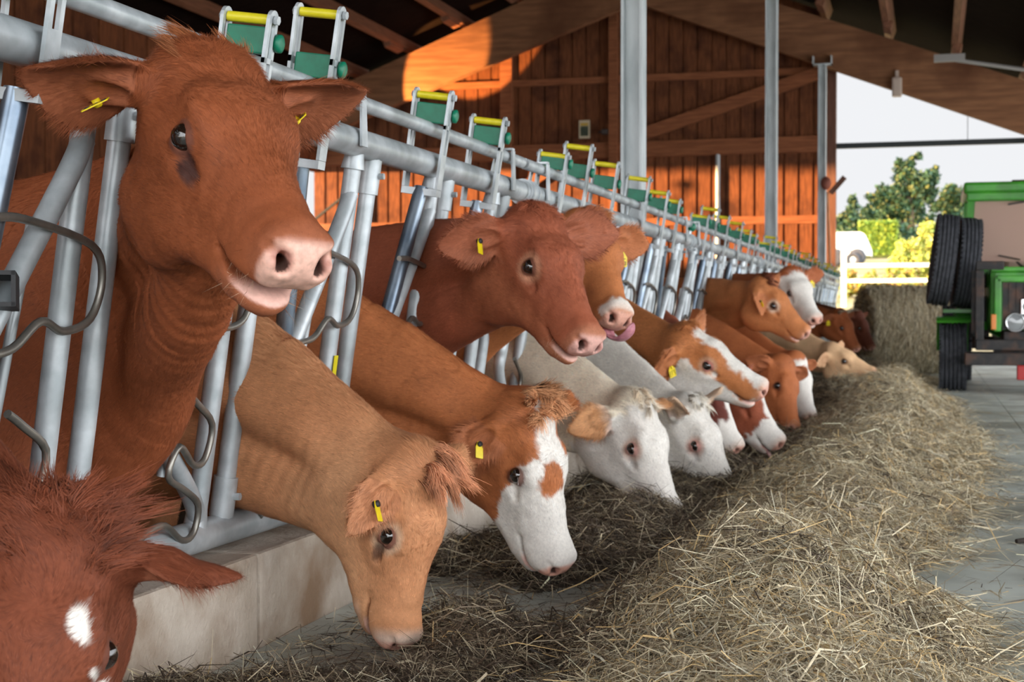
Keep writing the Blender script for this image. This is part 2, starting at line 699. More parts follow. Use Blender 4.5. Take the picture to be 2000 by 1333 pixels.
# ================================================================== FEED FENCE
M_PIPE = noise_mat('galvanized_pipe', lin(168, 176, 180), lin(202, 208, 212), 14.0, 0.40, 0.3, c3=lin(146, 152, 154), scale3=5.0, bump=0.05)
M_ARM = noise_mat('blue_grey_steel', lin(98, 112, 128), lin(138, 150, 162), 10.0, 0.32, 0.75)
M_ROD = noise_mat('bare_rod', lin(120, 118, 112), lin(150, 146, 138), 14.0, 0.4, 0.7)
M_GREEN = noise_mat('green_plastic', lin(4, 104, 76), lin(8, 118, 88), 30, 0.45)
M_YELLOW = noise_mat('yellow_roller', lin(216, 202, 30), lin(228, 214, 44), 30, 0.4)
M_BLACK = plain('black_rubber', (0.012, 0.012, 0.014), 0.6)
ZT, ZBOT, ZLOCK = 1.315, 0.285, 1.425


def fx(z):
    return -1.725 + (z - ZBOT) * 0.145


LEAN = nrm((0.145, 0, 1))
FN = nrm((1, 0, -0.145))           # out of the fence plane, towards the alley


def bracket(name, Yb, ztop, root, offv):
    """Slotted galvanised fork riding over both rails; yellow roller on top, green stop inside."""
    zb = 1.235
    c0 = np.array((fx(zb), Yb, zb))
    L = (ztop - zb) / LEAN[2]
    m = MB()
    wid, th = .046, .009
    for sg in (-1, 1):
        o0, o1 = .056 * sg, .060 * sg

        def at(t, w, k=0.0):
            return c0 + LEAN * (L * t) + FN * (o0 + (o1 - o0) * t + k) + np.array((0, w, 0))
        for (t0, t1, w0, w1) in ((0, .36, -wid / 2, wid / 2), (.36, .93, -wid / 2, -wid / 2 + .013), (.36, .93, wid / 2 - .013, wid / 2), (.62, .66, -wid / 2, wid / 2)):
            m.prism([at(t0, w0, -th / 2), at(t0, w1, -th / 2), at(t1, w1, -th / 2), at(t1, w0, -th / 2)], FN * th)
        # rounded eye at the top
        ring = [at(.93, wid / 2, -th / 2)] + [at(.955, 0, -th / 2) + (np.array((0, 1, 0)) * math.cos(a) + LEAN * math.sin(a)) * wid / 2 for a in np.linspace(0, math.pi, 9)] + [at(.93, -wid / 2, -th / 2)]
        m.prism(ring, FN * th)
    # bottom of the fork under the rail
    m.box(c0 - LEAN * .012, (.12, wid, .022), (FN, (0, 1, 0), LEAN))
    m.lathe(c0 + LEAN * (L * .955) + FN * .066, FN, [(0, .011), (.010, .011), (.010, .0005)], 6, False)
    m.lathe(c0 + LEAN * (L * .955) - FN * .074, FN, [(0, .0005), (0, .011), (.010, .011)], 6, False)
    o = m.build(name, M_PIPE, root, offv)
    r = MB()
    r.tube([c0 + LEAN * (L * .955) - FN * .054, c0 + LEAN * (L * .955) + FN * .054], .0125, 14)
    q = r.build('roller', M_YELLOW, o, offv)
    q['label'] = 'yellow plastic roller'
    g = MB()
    zc = (ZLOCK + .028 - zb) / LEAN[2]
    g.bevel_box(c0 + LEAN * (zc + .022), (.100, .020, .064), .004, (FN, (0, 1, 0), LEAN))
    g.lathe(c0 + LEAN * (zc + .022) + FN * .066 + np.array((0, .026, 0)), FN, [(0, .0005), (0, .022), (.010, .022), (.014, .014), (.014, .0005)], 16)
    q = g.build('stop_block', M_GREEN, o, offv)
    q['label'] = 'green plastic stop'
    return o


def fence_panel(Y0, br, zr, extra=False, n=6):
    """One bolted section of headlock fence."""
    offv = (fx(ZBOT), Y0, ZBOT - .05)
    root = empty('feed_fence', offv)
    Lp = .69 * n
    y = lambda v: Y0 + v
    m = MB()
    m.tube([(fx(ZT), y(.0), ZT), (fx(ZT), y(Lp - .012), ZT)], .041, 20)
    m.build('top_rail', M_PIPE, root, offv)
    m = MB()
    m.tube([(fx(ZBOT), y(0), ZBOT), (fx(ZBOT), y(Lp - .012), ZBOT)], .040, 20)
    m.build('bottom_rail', M_PIPE, root, offv)
    m = MB()
    m.tube([(fx(ZLOCK), y(.02), ZLOCK), (fx(ZLOCK), y(Lp - .02), ZLOCK)], .022, 16)
    m.build('locking_rail', M_PIPE, root, offv)
    # joint sleeves
    for v in ((.10,) if True else ()):
        for z in (ZT, ZBOT):
            m = MB()
            m.tube([(fx(z), y(v - .07), z), (fx(z), y(v + .07), z)], .0475, 20)
            for s_ in (-.045, .045):
                m.tube([(fx(z), y(v + s_ - .008), z), (fx(z), y(v + s_ + .008), z)], .053, 20)
            m.box((fx(z) + .02, y(v), z - .055), (.02, .09, .03))
            m.lathe((fx(z) + .03, y(v + .02), z - .058), (1, 0, 0), [(-.03, .009), (.02, .009), (.02, .0005)], 6, False)
            m.build('rail_sleeve', M_PIPE, root, offv)
    # hangers that carry the locking rail
    for v in (.28, .28 + 2.07, Lp - .25):
        m = MB()
        for s_ in (-1, 1):
            m.prism([(fx(ZT) + .046 * s_, y(v - .022), ZT - .02), (fx(ZT) + .046 * s_, y(v + .022), ZT - .02), (fx(ZLOCK) + .028 * s_, y(v + .016), ZLOCK + .02), (fx(ZLOCK) + .028 * s_, y(v - .016), ZLOCK + .02)], (.007 * s_, 0, 0))
        m.box((fx(ZLOCK), y(v), ZLOCK + .026), (.066, .034, .008))
        m.build('rail_hanger', M_PIPE, root, offv)
    pairs = [.345 + .69 * k for k in range(n)]
    for k, v in enumerate(pairs):
        for j, dv in enumerate((0.0, .135)):
            m = MB()
            za, zb = ZBOT + .02, ZT - .02
            m.tube([(fx(za), y(v + dv), za), (fx(zb), y(v + dv), zb)], .0245, 16)
            if j:
                for z in (ZBOT + .085, ZT - .085):
                    m.tube([(fx(z - .05), y(v + dv), z - .05), (fx(z + .05), y(v + dv), z + .05)], .031, 16)
                    m.lathe((fx(z) + .02, y(v + dv), z), (1, 0, 0), [(0, .010), (.026, .010), (.026, .0005)], 6, False)
            else:
                for z in (ZBOT + .03, ZT - .045):
                    m.lathe((fx(z), y(v), z), LEAN, [(-.03, .034), (.0, .029), (.04, .0246)], 16)
            m.build('upright', M_PIPE, root, offv)
        # bent guard pipe:  a shallow < whose arms end on the upright
        m = MB()
        P = []
        for (dy, z) in ((0, 1.17), (-.05, 1.08), (-.27, .74), (-.295, .66), (-.27, .58), (-.06, .40), (0, .33)):
            P.append((fx(z) + .004, y(v + dy), z))
        m.tube(P, .023, 14, True, 5)
        m.build('neck_guard', M_PIPE, root, offv)
        m = MB()
        z0, z1 = .66, 1.235
        bo = br[k] if k < len(br) else None
        if bo is not None:
            m.tube([(fx(z0) - .012, y(v - .285), z0), (fx(z1), y(bo), z1)], .0245, 14)
            m.build('locking_arm', M_ARM, root, offv)
            bracket('lock_bracket', y(bo), 1.235 + (zr[k] - 1.235) / .955, root, offv)
        # bent rods
        m = MB()
        P = [(fx(z) + .036, y(v + dy), z) for (dy, z) in ((-.31, 1.0), (-.20, 1.0), (.02, .965), (.075, .90), (.05, .82), (-.04, .795), (-.12, .815), (-.20, .765), (-.30, .75))]
        m.tube(P, .0085, 8, True, 5)
        m.build('bent_rod', M_ROD, root, offv)
        m = MB()
        P = [(fx(z) + .036, y(v + dy), z) for (dy, z) in ((-.19, .645), (-.14, .62), (-.05, .565), (-.065, .485), (-.12, .475), (-.20, .525), (-.235, .46), (-.15, .42), (-.07, .375), (-.075, .31), (-.13, .298), (-.22, .345), (-.30, .34), (-.40, .30))]
        m.tube(P, .0085, 8, True, 4)
        m.build('bent_rod', M_ROD, root, offv)
        m = MB()
        m.tube([(fx(.42) - .02, y(v - .16), .45), (fx(.98) - .02, y(v - .10), 1.0)], .0105, 8)
        m.build('tie_rod', M_PIPE, root, offv)
        if extra and k == 1:
            m = MB()
            c = np.array((fx(.86) + .03, y(v - .25), .87))
            ax = (nrm((.5, -.86, .1)), nrm((.86, .5, 0)), (0, 0, 1))
            for (d0, d1, s0, s1) in ((0, .028, .062, .008), (0, -.028, .062, .008), (.028, 0, .008, .062), (-.028, 0, .008, .062)):
                m.box(c + np.array(ax[1]) * d0 + np.array(ax[2]) * d1, (.09, s0, s1), ax)
            q = m.build('buffer_tube', M_BLACK, root, offv)
            q['label'] = 'black square tube end'
        if extra and k == 3:
            m = MB()
            z = .66
            m.box((fx(z) + .0265, y(v), z), (.002, .026, .10), (FN, (0, 1, 0), LEAN))
            q = m.build('marker_plate', M_YELLOW, root, offv)
            q['label'] = 'small yellow plate'
    return root


def copy_tree(o, parent=None, delta=None):
    c = o.copy()
    COL.objects.link(c)
    c.parent = parent
    if parent is None and delta is not None:
        c.location = Vector(o.location) + Vector(delta)
    for ch in list(o.children):
        copy_tree(ch, c)
    return c


p1 = fence_panel(1.53, [.10, .81, 1.67, 2.06, 3.01, 3.63], [1.53, 1.53, 1.524, 1.61, 1.53, 1.525], True)
tag(p1, 'galvanized headlock fence section nearest the camera, around the raised red cow', 'feed fence', 'headlock fence sections on the curb')
p2 = fence_panel(5.67, [.46, .88, 1.48, 2.32, 2.93, 3.37], [1.50, 1.58, 1.56, 1.563, 1.536, 1.52])
tag(p2, 'galvanized headlock fence section above the chestnut cow and the white cows', 'feed fence', 'headlock fence sections on the curb')
for k, lab in enumerate(('galvanized headlock fence section just past the green knob, left of the fawn cow',
                         'galvanized headlock fence section behind the broad white face',
                         'galvanized headlock fence section above the far cream cow',
                         'last galvanized headlock fence section, ending at the doorway by the bale')):
    c = copy_tree(p2, None, (0, 4.14 * (k + 1), 0))
    tag(c, lab)
# green ball knob on the upright of the third section
m = MB()
zk = 1.50
Pk = on_x(1341, 441, fx(zk))
m.tube([(fx(1.33), 9.86, 1.33), (Pk[0], 9.88, Pk[2])], .014, 10)
kn = m.build('latch_post', M_PIPE)
kn.parent = None
tag(kn, 'thin steel latch handle with a green ball, at the joint of two fence sections', 'latch handle')
m = MB()
m.ball((Pk[0], 9.88, Pk[2]), .032)
m.build('ball_knob', M_GREEN, kn)['label'] = 'green ball knob'

# ================================================================== COWS
# A cow is one smooth body surface polygonised from blended anatomical volumes.
def smin(a, b, k):
    h = np.maximum(k - np.abs(a - b), 0.0) / k
    return np.minimum(a, b) - h * h * k * 0.25


def smax(a, b, k):
    return -smin(-a, -b, k)


def d_ell(P, c, r):
    q = P - np.asarray(c, np.float32)
    r = np.asarray(r, np.float32)
    k0 = np.sqrt(((q / r) ** 2).sum(1))
    k1 = np.sqrt(((q / (r * r)) ** 2).sum(1)) + 1e-9
    return k0 * (k0 - 1.0) / k1


def d_cap(P, a, b, ra, rb, sy=1.0):
    """Tapered capsule; sy squeezes it sideways (local y)."""
    a = np.asarray(a, np.float32)
    b = np.asarray(b, np.float32)
    if sy != 1.0:
        S = np.array((1, 1 / sy, 1), np.float32)
        P = P * S
        a = a * S
        b = b * S
    ab = b - a
    q = P - a
    t = np.clip((q @ ab) / float(ab @ ab), 0, 1)
    d = np.sqrt(((q - t[:, None] * ab) ** 2).sum(1)) - (ra + (rb - ra) * t)
    return d * min(1.0, sy)


def d_sweep(P, pts, lat, w, h, tl=None):
    """Elliptic sweep along pts: half width w along lat, half height h across; returns distance, parameter, dorsal offset."""
    n = len(pts) - 1
    best = np.full(len(P), 1e9, np.float32)
    D = np.zeros(len(P), np.float32)
    T = np.zeros(len(P), np.float32)
    VV = np.zeros(len(P), np.float32)
    for i in range(n):
        a = pts[i].astype(np.float32)
        ab = (pts[i + 1] - pts[i]).astype(np.float32)
        q = P - a
        t = np.clip((q @ ab) / float(ab @ ab), 0, 1)
        off = q - t[:, None] * ab
        dd = (off ** 2).sum(1)
        m = dd < best
        if not m.any():
            continue
        best[m] = dd[m]
        tan = nrm(ab)
        tm = t[m]
        om = off[m]
        L = lat[i] * (1 - tm[:, None]) + lat[i + 1] * tm[:, None]
        L = L - (L @ tan)[:, None] * tan
        L /= np.sqrt((L ** 2).sum(1))[:, None]
        U = np.cross(L, tan)
        wl_ = w[i] + (w[i + 1] - w[i]) * tm
        hl_ = h[i] + (h[i + 1] - h[i]) * tm
        l = (om * L).sum(1)
        v = (om * U).sum(1)
        s = om @ tan
        k0 = np.sqrt((l / wl_) ** 2 + (v / hl_) ** 2 + (s / wl_) ** 2)
        k1 = np.sqrt((l / wl_ ** 2) ** 2 + (v / hl_ ** 2) ** 2 + (s / wl_ ** 2) ** 2) + 1e-6
        d = k0 * (k0 - 1) / k1
        d = np.where(k0 < 1e-3, -np.minimum(wl_, hl_), d)
        D[m] = d
        T[m] = (i + tm) / n
        VV[m] = v
    return D, T, VV


HEAD_S = np.array((0.96, 1.03, 1.10), np.float32)       # proportions of the breed's short deep head


EYE_C = np.array((0.193, 0.0885, -0.070))
EYE_N = nrm((0.34, 0.92, 0.16))
_t = np.array((0.93, -0.30, -0.26))
EYE_T = nrm(_t - EYE_N * np.dot(_t, EYE_N))
EYE_B = np.cross(EYE_T, EYE_N)
if EYE_B[2] < 0:
    EYE_B = -EYE_B


class Ear:
    def __init__(self, side, axis, normal, length=0.20, width=0.062, cup=4.5):
        self.side = side
        self.root = np.array((0.030, side * 0.094, -0.078))
        self.a = nrm(axis)
        n = np.asarray(normal, float)
        self.n = nrm(n - self.a * np.dot(n, self.a))
        self.w = np.cross(self.n, self.a)
        self.L = length
        self.W = width
        self.cup = cup

    def coords(self, P):
        q = P - self.root.astype(np.float32)
        return q @ self.a.astype(np.float32), q @ self.w.astype(np.float32), q @ self.n.astype(np.float32)

    def point(self, a, w, n):
        return self.root + self.a * a + self.w * w + self.n * n

    def sdf(self, P):
        a, w, n = self.coords(P)
        k = np.clip(a / self.L - 0.45, 0, 1)
        w = w * (1 + 2.2 * k * k)
        nn = n - self.cup * w * w + 0.012
        E = np.stack([a, w, nn], 1)
        L, W = self.L, self.W
        leaf = d_ell(E, (L * 0.55, 0, 0), (L * 0.52, W, 0.013))
        Q = np.stack([a, w, n], 1)
        base = d_cap(Q, (0, 0, 0), (L * 0.36, 0, 0.0), 0.032, 0.036)
        base = smax(base, -d_ell(Q, (L * 0.52, 0, 0.035), (L * 0.36, 0.032, 0.034)), 0.01)
        return smin(leaf, base, 0.02)


class Cow:
    def __init__(self, **k):
        self.__dict__.update(dict(
            scale=1.0, ears=None, mouth=0.0, heading=(1, 0, 0), withers=1.24, ground=-0.12, h=0.006, neck_lift=0.05,
            neck_pts=None, white=None, fur=0, base=lin(150, 84, 50), white_col=lin(232, 226, 218), dark=None, tags=(), lashes=lin(60, 40, 30),
            neck_k=1.0, neck_w=1.0, body_wide=1.0, forelock=0, fur_len=1.0, pink=lin(226, 170, 150), seed=1, horn=False, wrinkle=0.0, eye_open=1.0,
            lid=None, pale=None, shoulder_x=-2.08, lump=0.004, relief=0.020, tag_no='273', locks=16, fore_area=(.045, .055), fore_dir=(.7, 0, .0), fore_spread=3.0, fore_rise=1.0, fore_len=1.0, tag_dir=None, tongue=None, short=False, chin=0.0))
        self.__dict__.update(k)
        x = nrm(self.fwd)
        u = np.asarray(self.up, float)
        z = nrm(u - x * np.dot(u, x))
        y = np.cross(z, x)
        self.R = np.stack([x, y, z], 1)          # columns: forward, left, up
        self.o = np.asarray(self.at, float) - self.scale * self.R @ (np.asarray(self.anchor, float) * HEAD_S)
        if self.ears is None:
            self.ears = [dict(axis=(-0.15, -0.80, -0.40), normal=(0.65, -0.40, 0.15), length=.175, width=.074), dict(axis=(0.08, 0.88, 0.18), normal=(0.70, -0.15, 0.35), length=.18, width=.072)]
        self.E = [Ear(-1, **self.ears[0]), Ear(1, **self.ears[1])]
        self.hd = nrm(self.heading)
        self.lt = np.array((-self.hd[1], self.hd[0], 0.0))
        self.base_pt = np.array((self.shoulder_x, self.shoulder_y, self.ground))
        self._neck()

    def W(self, p):
        return self.o + self.scale * self.R @ (np.asarray(p, float) * HEAD_S)

    def B(self, f, l, z):
        """Body frame: forward of the withers, left, above the ground."""
        return self.base_pt + self.hd * f + self.lt * l + np.array((0, 0, z))

    def _neck(self):
        s = self.scale
        p0 = self.W((0.075, 0, -0.125))
        p3 = self.B(-0.12, 0, self.withers - 0.40)
        if self.neck_pts is not None:
            ctrl = [p0] + [np.asarray(q, float) for q in self.neck_pts] + [p3]
        else:
            mid = (p0 + p3) / 2
            mid = mid + np.array((0, 0, self.neck_lift))
            ctrl = [p0, mid, p3]
        self.np_ = catmull(ctrl, 4 if len(ctrl) > 3 else 5)
        n = len(self.np_)
        t = np.linspace(0, 1, n)
        y0 = self.R[:, 1]
        self.nlat = [nrm(y0 * (1 - k) ** 1.2 + self.lt * k) for k in t]
        k = self.neck_k
        self.nw = s * np.interp(t, (0, .2, .5, .8, 1), (.080, .090, .120, .165, .21)) * k * (1 - (1 - self.neck_w) * np.clip(np.minimum(t / .15, (1 - t) / .25), 0, 1))
        self.nh = s * np.interp(t, (0, .2, .5, .8, 1), (.125, .160, .230, .315, .37)) * k
        self.vent = []
        for i in range(n):
            if t[i] < .08 or t[i] > .92:
                continue
            tn = nrm(self.np_[min(i + 1, n - 1)] - self.np_[max(i - 1, 0)])
            U = np.cross(self.nlat[i], tn)
            if U[2] > 0:
                U = -U
            self.vent.append(self.np_[i] + U * self.nh[i] * 0.97)
        sp = [self.B(.12, 0, self.withers - .50), self.B(-.10, 0, self.withers - .42), self.B(-.45, 0, self.withers - .42), self.B(-.90, 0, self.withers - .43),
              self.B(-1.3, 0, self.withers - .36), self.B(-1.62, 0, self.withers - .31), self.B(-1.74, 0, self.withers - .30)]
        self.sp = sp
        self.slat = [self.lt] * len(sp)
        bw = self.body_wide
        self.sw = np.array((.12, .20, .275, .31, .27, .22, .12)) * bw
        self.sh = np.array((.20, .34, .385, .39, .33, .27, .17))

    # ---------------------------------------------------------------- the head in its own frame
    def head(self, L):
        L = L / HEAD_S
        x, y, z = L[:, 0], L[:, 1], L[:, 2]
        P = np.stack([x, np.abs(y), z], 1)
        d = d_ell(P, (0.105, 0, -0.088), (0.150, 0.104, 0.088))
        d = smin(d, d_ell(P, (0.015, 0, -0.052), (0.070, 0.096, 0.058)), 0.05)
        d = smin(d, d_cap(P, (0.150, 0.066, -0.052), (0.205, 0.064, -0.056), 0.040, 0.034), 0.035)
        d = smin(d, d_cap(P, (0.19, 0, -0.062), (0.44, 0, -0.082), 0.062, 0.041), 0.06)
        d = smin(d, d_cap(P, (0.20, 0.015, -0.125), (0.42, 0.012, -0.108), 0.074, 0.046), 0.05)
        d = smin(d, d_ell(P, (0.150, 0.048, -0.190), (0.115, 0.042, 0.120)), 0.05)
        d = smin(d, d_cap(P, (0.085, 0.046, -0.240), (0.40, 0.028, -0.163), 0.046, 0.030), 0.05)
        d = smin(d, d_cap(P, (0.265, 0.052, -0.105), (0.20, 0.070, -0.110), 0.014, 0.018), 0.035)   # facial crest
        d = smin(d, d_ell(P, (0.462, 0, -0.086), (0.054, 0.054, 0.050)), 0.035)
        d = smin(d, d_cap(P, (0.475, 0.033, -0.068), (0.49, 0.033, -0.086), 0.026, 0.024), 0.02)       # nostril wings
        d = smin(d, d_ell(P, (0.430, 0.028, -0.114), (0.060, 0.032, 0.035)), 0.03)
        m = self.mouth
        d = smin(d, d_ell(P, (0.430, 0, -0.158 - m), (0.060, 0.043, 0.030)), 0.03)
        d = smin(d, d_ell(P, (0.35, 0, -0.160 - m * .5), (0.10, 0.038, 0.034)), 0.03)
        # mouth slit
        zc = -0.140 + 0.25 * (x - 0.44) * (x < 0.44) * 0.0 - m * 0.5 + 0.10 * np.clip(0.44 - x, 0, 1)
        slit = d_ell(np.stack([x, P[:, 1], z - zc], 1), (0.462, 0, 0), (0.105, 0.10, 0.0045 + m * 0.55))
        d = smax(d, -slit, 0.012)
        # nostrils: comma shaped
        d = smax(d, -d_ell(P, (0.510, 0.033, -0.076), (0.026, 0.0105, 0.015)), 0.012)
        d = smax(d, -d_cap(P, (0.500, 0.046, -0.064), (0.470, 0.070, -0.062), 0.007, 0.004), 0.012)
        d = smax(d, -d_cap(P, (0.512, 0.030, -0.082), (0.455, 0.030, -0.088), 0.0095, 0.006), 0.006)
        # philtrum
        d = smax(d, -d_cap(P, (0.522, 0, -0.10), (0.512, 0, -0.14), 0.003, 0.004), 0.01)
        # eyes: socket shelf, lids, slit
        q = P - EYE_C.astype(np.float32)
        e = np.stack([q @ EYE_T.astype(np.float32), q @ EYE_N.astype(np.float32), q @ EYE_B.astype(np.float32)], 1)
        d = smax(d, -d_ell(e, (0.0, 0.036, -0.004), (0.050, 0.026, 0.034)), 0.03)
        lids = d_ell(e, (0, -0.003, 0), (0.036, 0.0275, 0.0285))
        d = smin(d, lids, 0.014)
        d = smax(d, -d_ell(e, (0.000, 0.025, -0.001), (0.0240, 0.024, 0.0122 * self.eye_open)), 0.004)
        d = smax(d, -d_cap(P, (0.222, 0.094, -0.088), (0.262, 0.078, -0.098), 0.006, 0.004), 0.02)  # tear trough
        d = smin(d, d_cap(e, (-0.028, 0.000, 0.034), (0.028, 0.000, 0.033), 0.008, 0.007), 0.02)      # brow fold
        d = d + self.lump * (vnoise(P, 26.0, self.seed) + .6 * vnoise(P, 55.0, self.seed + 3) - .8)
        # temple hollow behind the eye
        d = smax(d, -d_ell(P, (0.115, 0.118, -0.055), (0.055, 0.022, 0.035)), 0.04)
        return d

    def ears_d(self, L):
        return np.minimum(self.E[0].sdf(L), self.E[1].sdf(L))

    def body(self, P):
        s = self.scale
        d, t, v = d_sweep(P, self.np_, self.nlat, self.nw, self.nh)
        # jugular groove and muscle relief along the neck
        mid_ = sstep(.12, .25, t) * sstep(.95, .75, t)
        hh_ = np.interp(t, np.linspace(0, 1, len(self.nh)), self.nh).astype(np.float32)
        d = d + self.relief * mid_ * (np.exp(-((v / hh_ + .30) / .16) ** 2) - .7 * np.exp(-((v / hh_ - .15) / .30) ** 2))
        d = d + .010 * (vnoise(P, 7.0, self.seed) + .5 * vnoise(P, 15.0, self.seed + 1) - .75) * sstep(.05, .15, t)
        if self.wrinkle:
            d = d + self.wrinkle * np.sin(t * 170 + 7 * vnoise(P, 6.0, 3)) * sstep(.03, .10, t) * sstep(.5, .25, t) * sstep(0.10, -0.1, v)
        # dewlap: a loose fold along the lower edge of the neck
        for i in range(len(self.vent) - 1):
            d = smin(d, d_cap(P, self.vent[i], self.vent[i + 1], .030 * s, .034 * s), 0.10)
        b, _, _ = d_sweep(P, self.sp, self.slat, self.sw, self.sh)
        d = smin(d, b, 0.14)
        d = smin(d, d_cap(P, self.B(.04, 0, self.withers - .07), self.B(-.35, 0, self.withers - .06), .05, .05), 0.12)
        d = smin(d, d_cap(P, self.B(-.35, 0, self.withers - .06), self.B(-1.5, 0, self.withers - .07), .045, .05), 0.08)
        w = self.withers / 1.24
        for sg in (-1, 1):
            d = smin(d, d_cap(P, self.B(-.10, sg * .17, .86 * w), self.B(.02, sg * .17, .62 * w), .12, .10), 0.08)
            d = smin(d, d_cap(P, self.B(.02, sg * .16, .62 * w), self.B(-.04, sg * .15, .36 * w), .085, .052), 0.06)
            d = smin(d, d_cap(P, self.B(-.04, sg * .15, .36 * w), self.B(-.03, sg * .15, .12 * w), .050, .036), 0.04)
            d = smin(d, d_cap(P, self.B(-.03, sg * .15, .12 * w), self.B(.03, sg * .15, .035), .042, .05), 0.03)
            d = smin(d, d_cap(P, self.B(-1.48, sg * .16, .88 * w), self.B(-1.30, sg * .18, .62 * w), .18, .12), 0.09)
            d = smin(d, d_cap(P, self.B(-1.30, sg * .18, .62 * w), self.B(-1.62, sg * .16, .46 * w), .11, .058), 0.06)
            d = smin(d, d_cap(P, self.B(-1.62, sg * .16, .46 * w), self.B(-1.56, sg * .16, .13 * w), .052, .038), 0.04)
            d = smin(d, d_cap(P, self.B(-1.56, sg * .16, .13 * w), self.B(-1.49, sg * .16, .035), .044, .052), 0.03)
        d = smin(d, d_cap(P, self.B(-1.74, 0, self.withers - .12), self.B(-1.86, 0, self.withers - .45), .035, .022), 0.05)
        d = smin(d, d_cap(P, self.B(-1.86, 0, self.withers - .45), self.B(-1.88, 0, self.withers - .85), .022, .045), 0.04)
        return d

    def sdf(self, P):
        P = P.astype(np.float32)
        d = self.body(P)
        hc = self.W((0.2, 0, -0.1))
        near = ((P - hc.astype(np.float32)) ** 2).sum(1) < (0.48 * self.scale) ** 2
        if near.any():
            L = ((P[near] - self.o.astype(np.float32)) @ self.R.astype(np.float32)) / self.scale
            dh = self.head(L)
            d2 = smin(d[near], dh * self.scale, 0.075)
            d2 = smin(d2, self.ears_d(L / HEAD_S) * self.scale, 0.018)
            d[near] = d2
        return d

    def local(self, P):
        return ((P - self.o) @ self.R) / self.scale / HEAD_S


def surface_nets(cow, h):
    """Naive surface nets on a grid refined only near the surface."""
    K = 5
    H = K * h
    pts = np.array(cow.sp + [q for q in cow.np_] + [cow.W(p) for p in ((0.54, 0, -0.1), (0.2, 0.1, -0.3), (0.0, .3, 0), (0, -.3, 0))]
                   + [cow.W(e.point(e.L, 0, 0)) for e in cow.E] + [cow.B(-1.95, 0, 0), cow.B(.2, 0, 0)])
    lo = pts.min(0) - 0.12
    hi = pts.max(0) + 0.12
    lo = np.minimum(lo, cow.B(-1.9, .42, 0)); lo = np.minimum(lo, cow.B(.1, -.42, 0))
    hi = np.maximum(hi, cow.B(-1.9, .42, cow.withers + .1)); hi = np.maximum(hi, cow.B(.1, -.42, 0))
    lo[2] = cow.ground - 0.05
    nc = np.ceil((hi - lo) / H).astype(int) + 1
    gx = [lo[i] + H * (np.arange(nc[i]) + 0.5) - 0.5 * h for i in range(3)]
    G = np.stack(np.meshgrid(*gx, indexing='ij'), -1).reshape(-1, 3)
    C = np.concatenate([cow.sdf(G[i:i + 200000]) for i in range(0, len(G), 200000)]).reshape(nc)
    near = np.abs(C) < 1.2 * H
    F = np.repeat(np.repeat(np.repeat(C, K, 0), K, 1), K, 2).astype(np.float32)
    bi = np.argwhere(near)
    off = np.stack(np.meshgrid(*[np.arange(K)] * 3, indexing='ij'), -1).reshape(-1, 3)
    for i in range(0, len(bi), 2500):
        idx = (bi[i:i + 2500, None, :] * K + off[None]).reshape(-1, 3)
        P = lo + idx * h
        F[idx[:, 0], idx[:, 1], idx[:, 2]] = cow.sdf(P)
    S = F < 0
    nx, ny, nz = S.shape
    cnt = np.zeros((nx - 1, ny - 1, nz - 1), np.int8)
    for dx in (0, 1):
        for dy in (0, 1):
            for dz in (0, 1):
                cnt += S[dx:nx - 1 + dx, dy:ny - 1 + dy, dz:nz - 1 + dz]
    act = np.argwhere((cnt > 0) & (cnt < 8))
    vid = np.full(cnt.shape, -1, np.int32)
    vid[act[:, 0], act[:, 1], act[:, 2]] = np.arange(len(act))
    acc = np.zeros((len(act), 3))
    num = np.zeros(len(act))
    cor = [(a, b, c) for a in (0, 1) for b in (0, 1) for c in (0, 1)]
    for a in range(8):
        for b in range(a + 1, 8):
            ca, cb = np.array(cor[a]), np.array(cor[b])
            if np.abs(ca - cb).sum() != 1:
                continue
            fa = F[act[:, 0] + ca[0], act[:, 1] + ca[1], act[:, 2] + ca[2]]
            fb = F[act[:, 0] + cb[0], act[:, 1] + cb[1], act[:, 2] + cb[2]]
            m = (fa < 0) != (fb < 0)
            t = fa[m] / (fa[m] - fb[m])
            acc[m] += ca + t[:, None] * (cb - ca)
            num[m] += 1
    V = lo + h * (act + acc / num[:, None])
    quads = []
    for ax in range(3):
        sl0 = [slice(None)] * 3
        sl1 = [slice(None)] * 3
        sl0[ax] = slice(0, -1)
        sl1[ax] = slice(1, None)
        A = S[tuple(sl0)]
        Bq = S[tuple(sl1)]
        e = np.argwhere(A != Bq)
        o1, o2 = [(1, 2), (2, 0), (0, 1)][ax]
        ok = (e[:, o1] > 0) & (e[:, o2] > 0) & (e[:, o1] < S.shape[o1] - 1) & (e[:, o2] < S.shape[o2] - 1)
        e = e[ok]
        inside = A[e[:, 0], e[:, 1], e[:, 2]]
        q = []
        for (da, db) in ((-1, -1), (0, -1), (0, 0), (-1, 0)):
            c = e.copy()
            c[:, o1] += da
            c[:, o2] += db
            q.append(vid[c[:, 0], c[:, 1], c[:, 2]])
        q = np.stack(q, 1)
        q[~inside] = q[~inside][:, ::-1]
        quads.append(q)
    Q = np.concatenate(quads)
    Q = Q[(Q >= 0).all(1)]

    def grad(V):
        e = 0.6 * h
        g = np.zeros((len(V), 3))
        for k in ((1, -1, -1), (-1, -1, 1), (-1, 1, -1), (1, 1, 1)):
            k = np.array(k, float)
            f = np.concatenate([cow.sdf(V[i:i + 300000] + k * e) for i in range(0, len(V), 300000)])
            g += k[None] * f[:, None]
        return g / (np.linalg.norm(g, axis=1)[:, None] + 1e-9)

    N = grad(V)
    f = np.concatenate([cow.sdf(V[i:i + 300000]) for i in range(0, len(V), 300000)])
    V = V - N * np.clip(f, -h, h)[:, None] * 0.8
    return V, Q, N


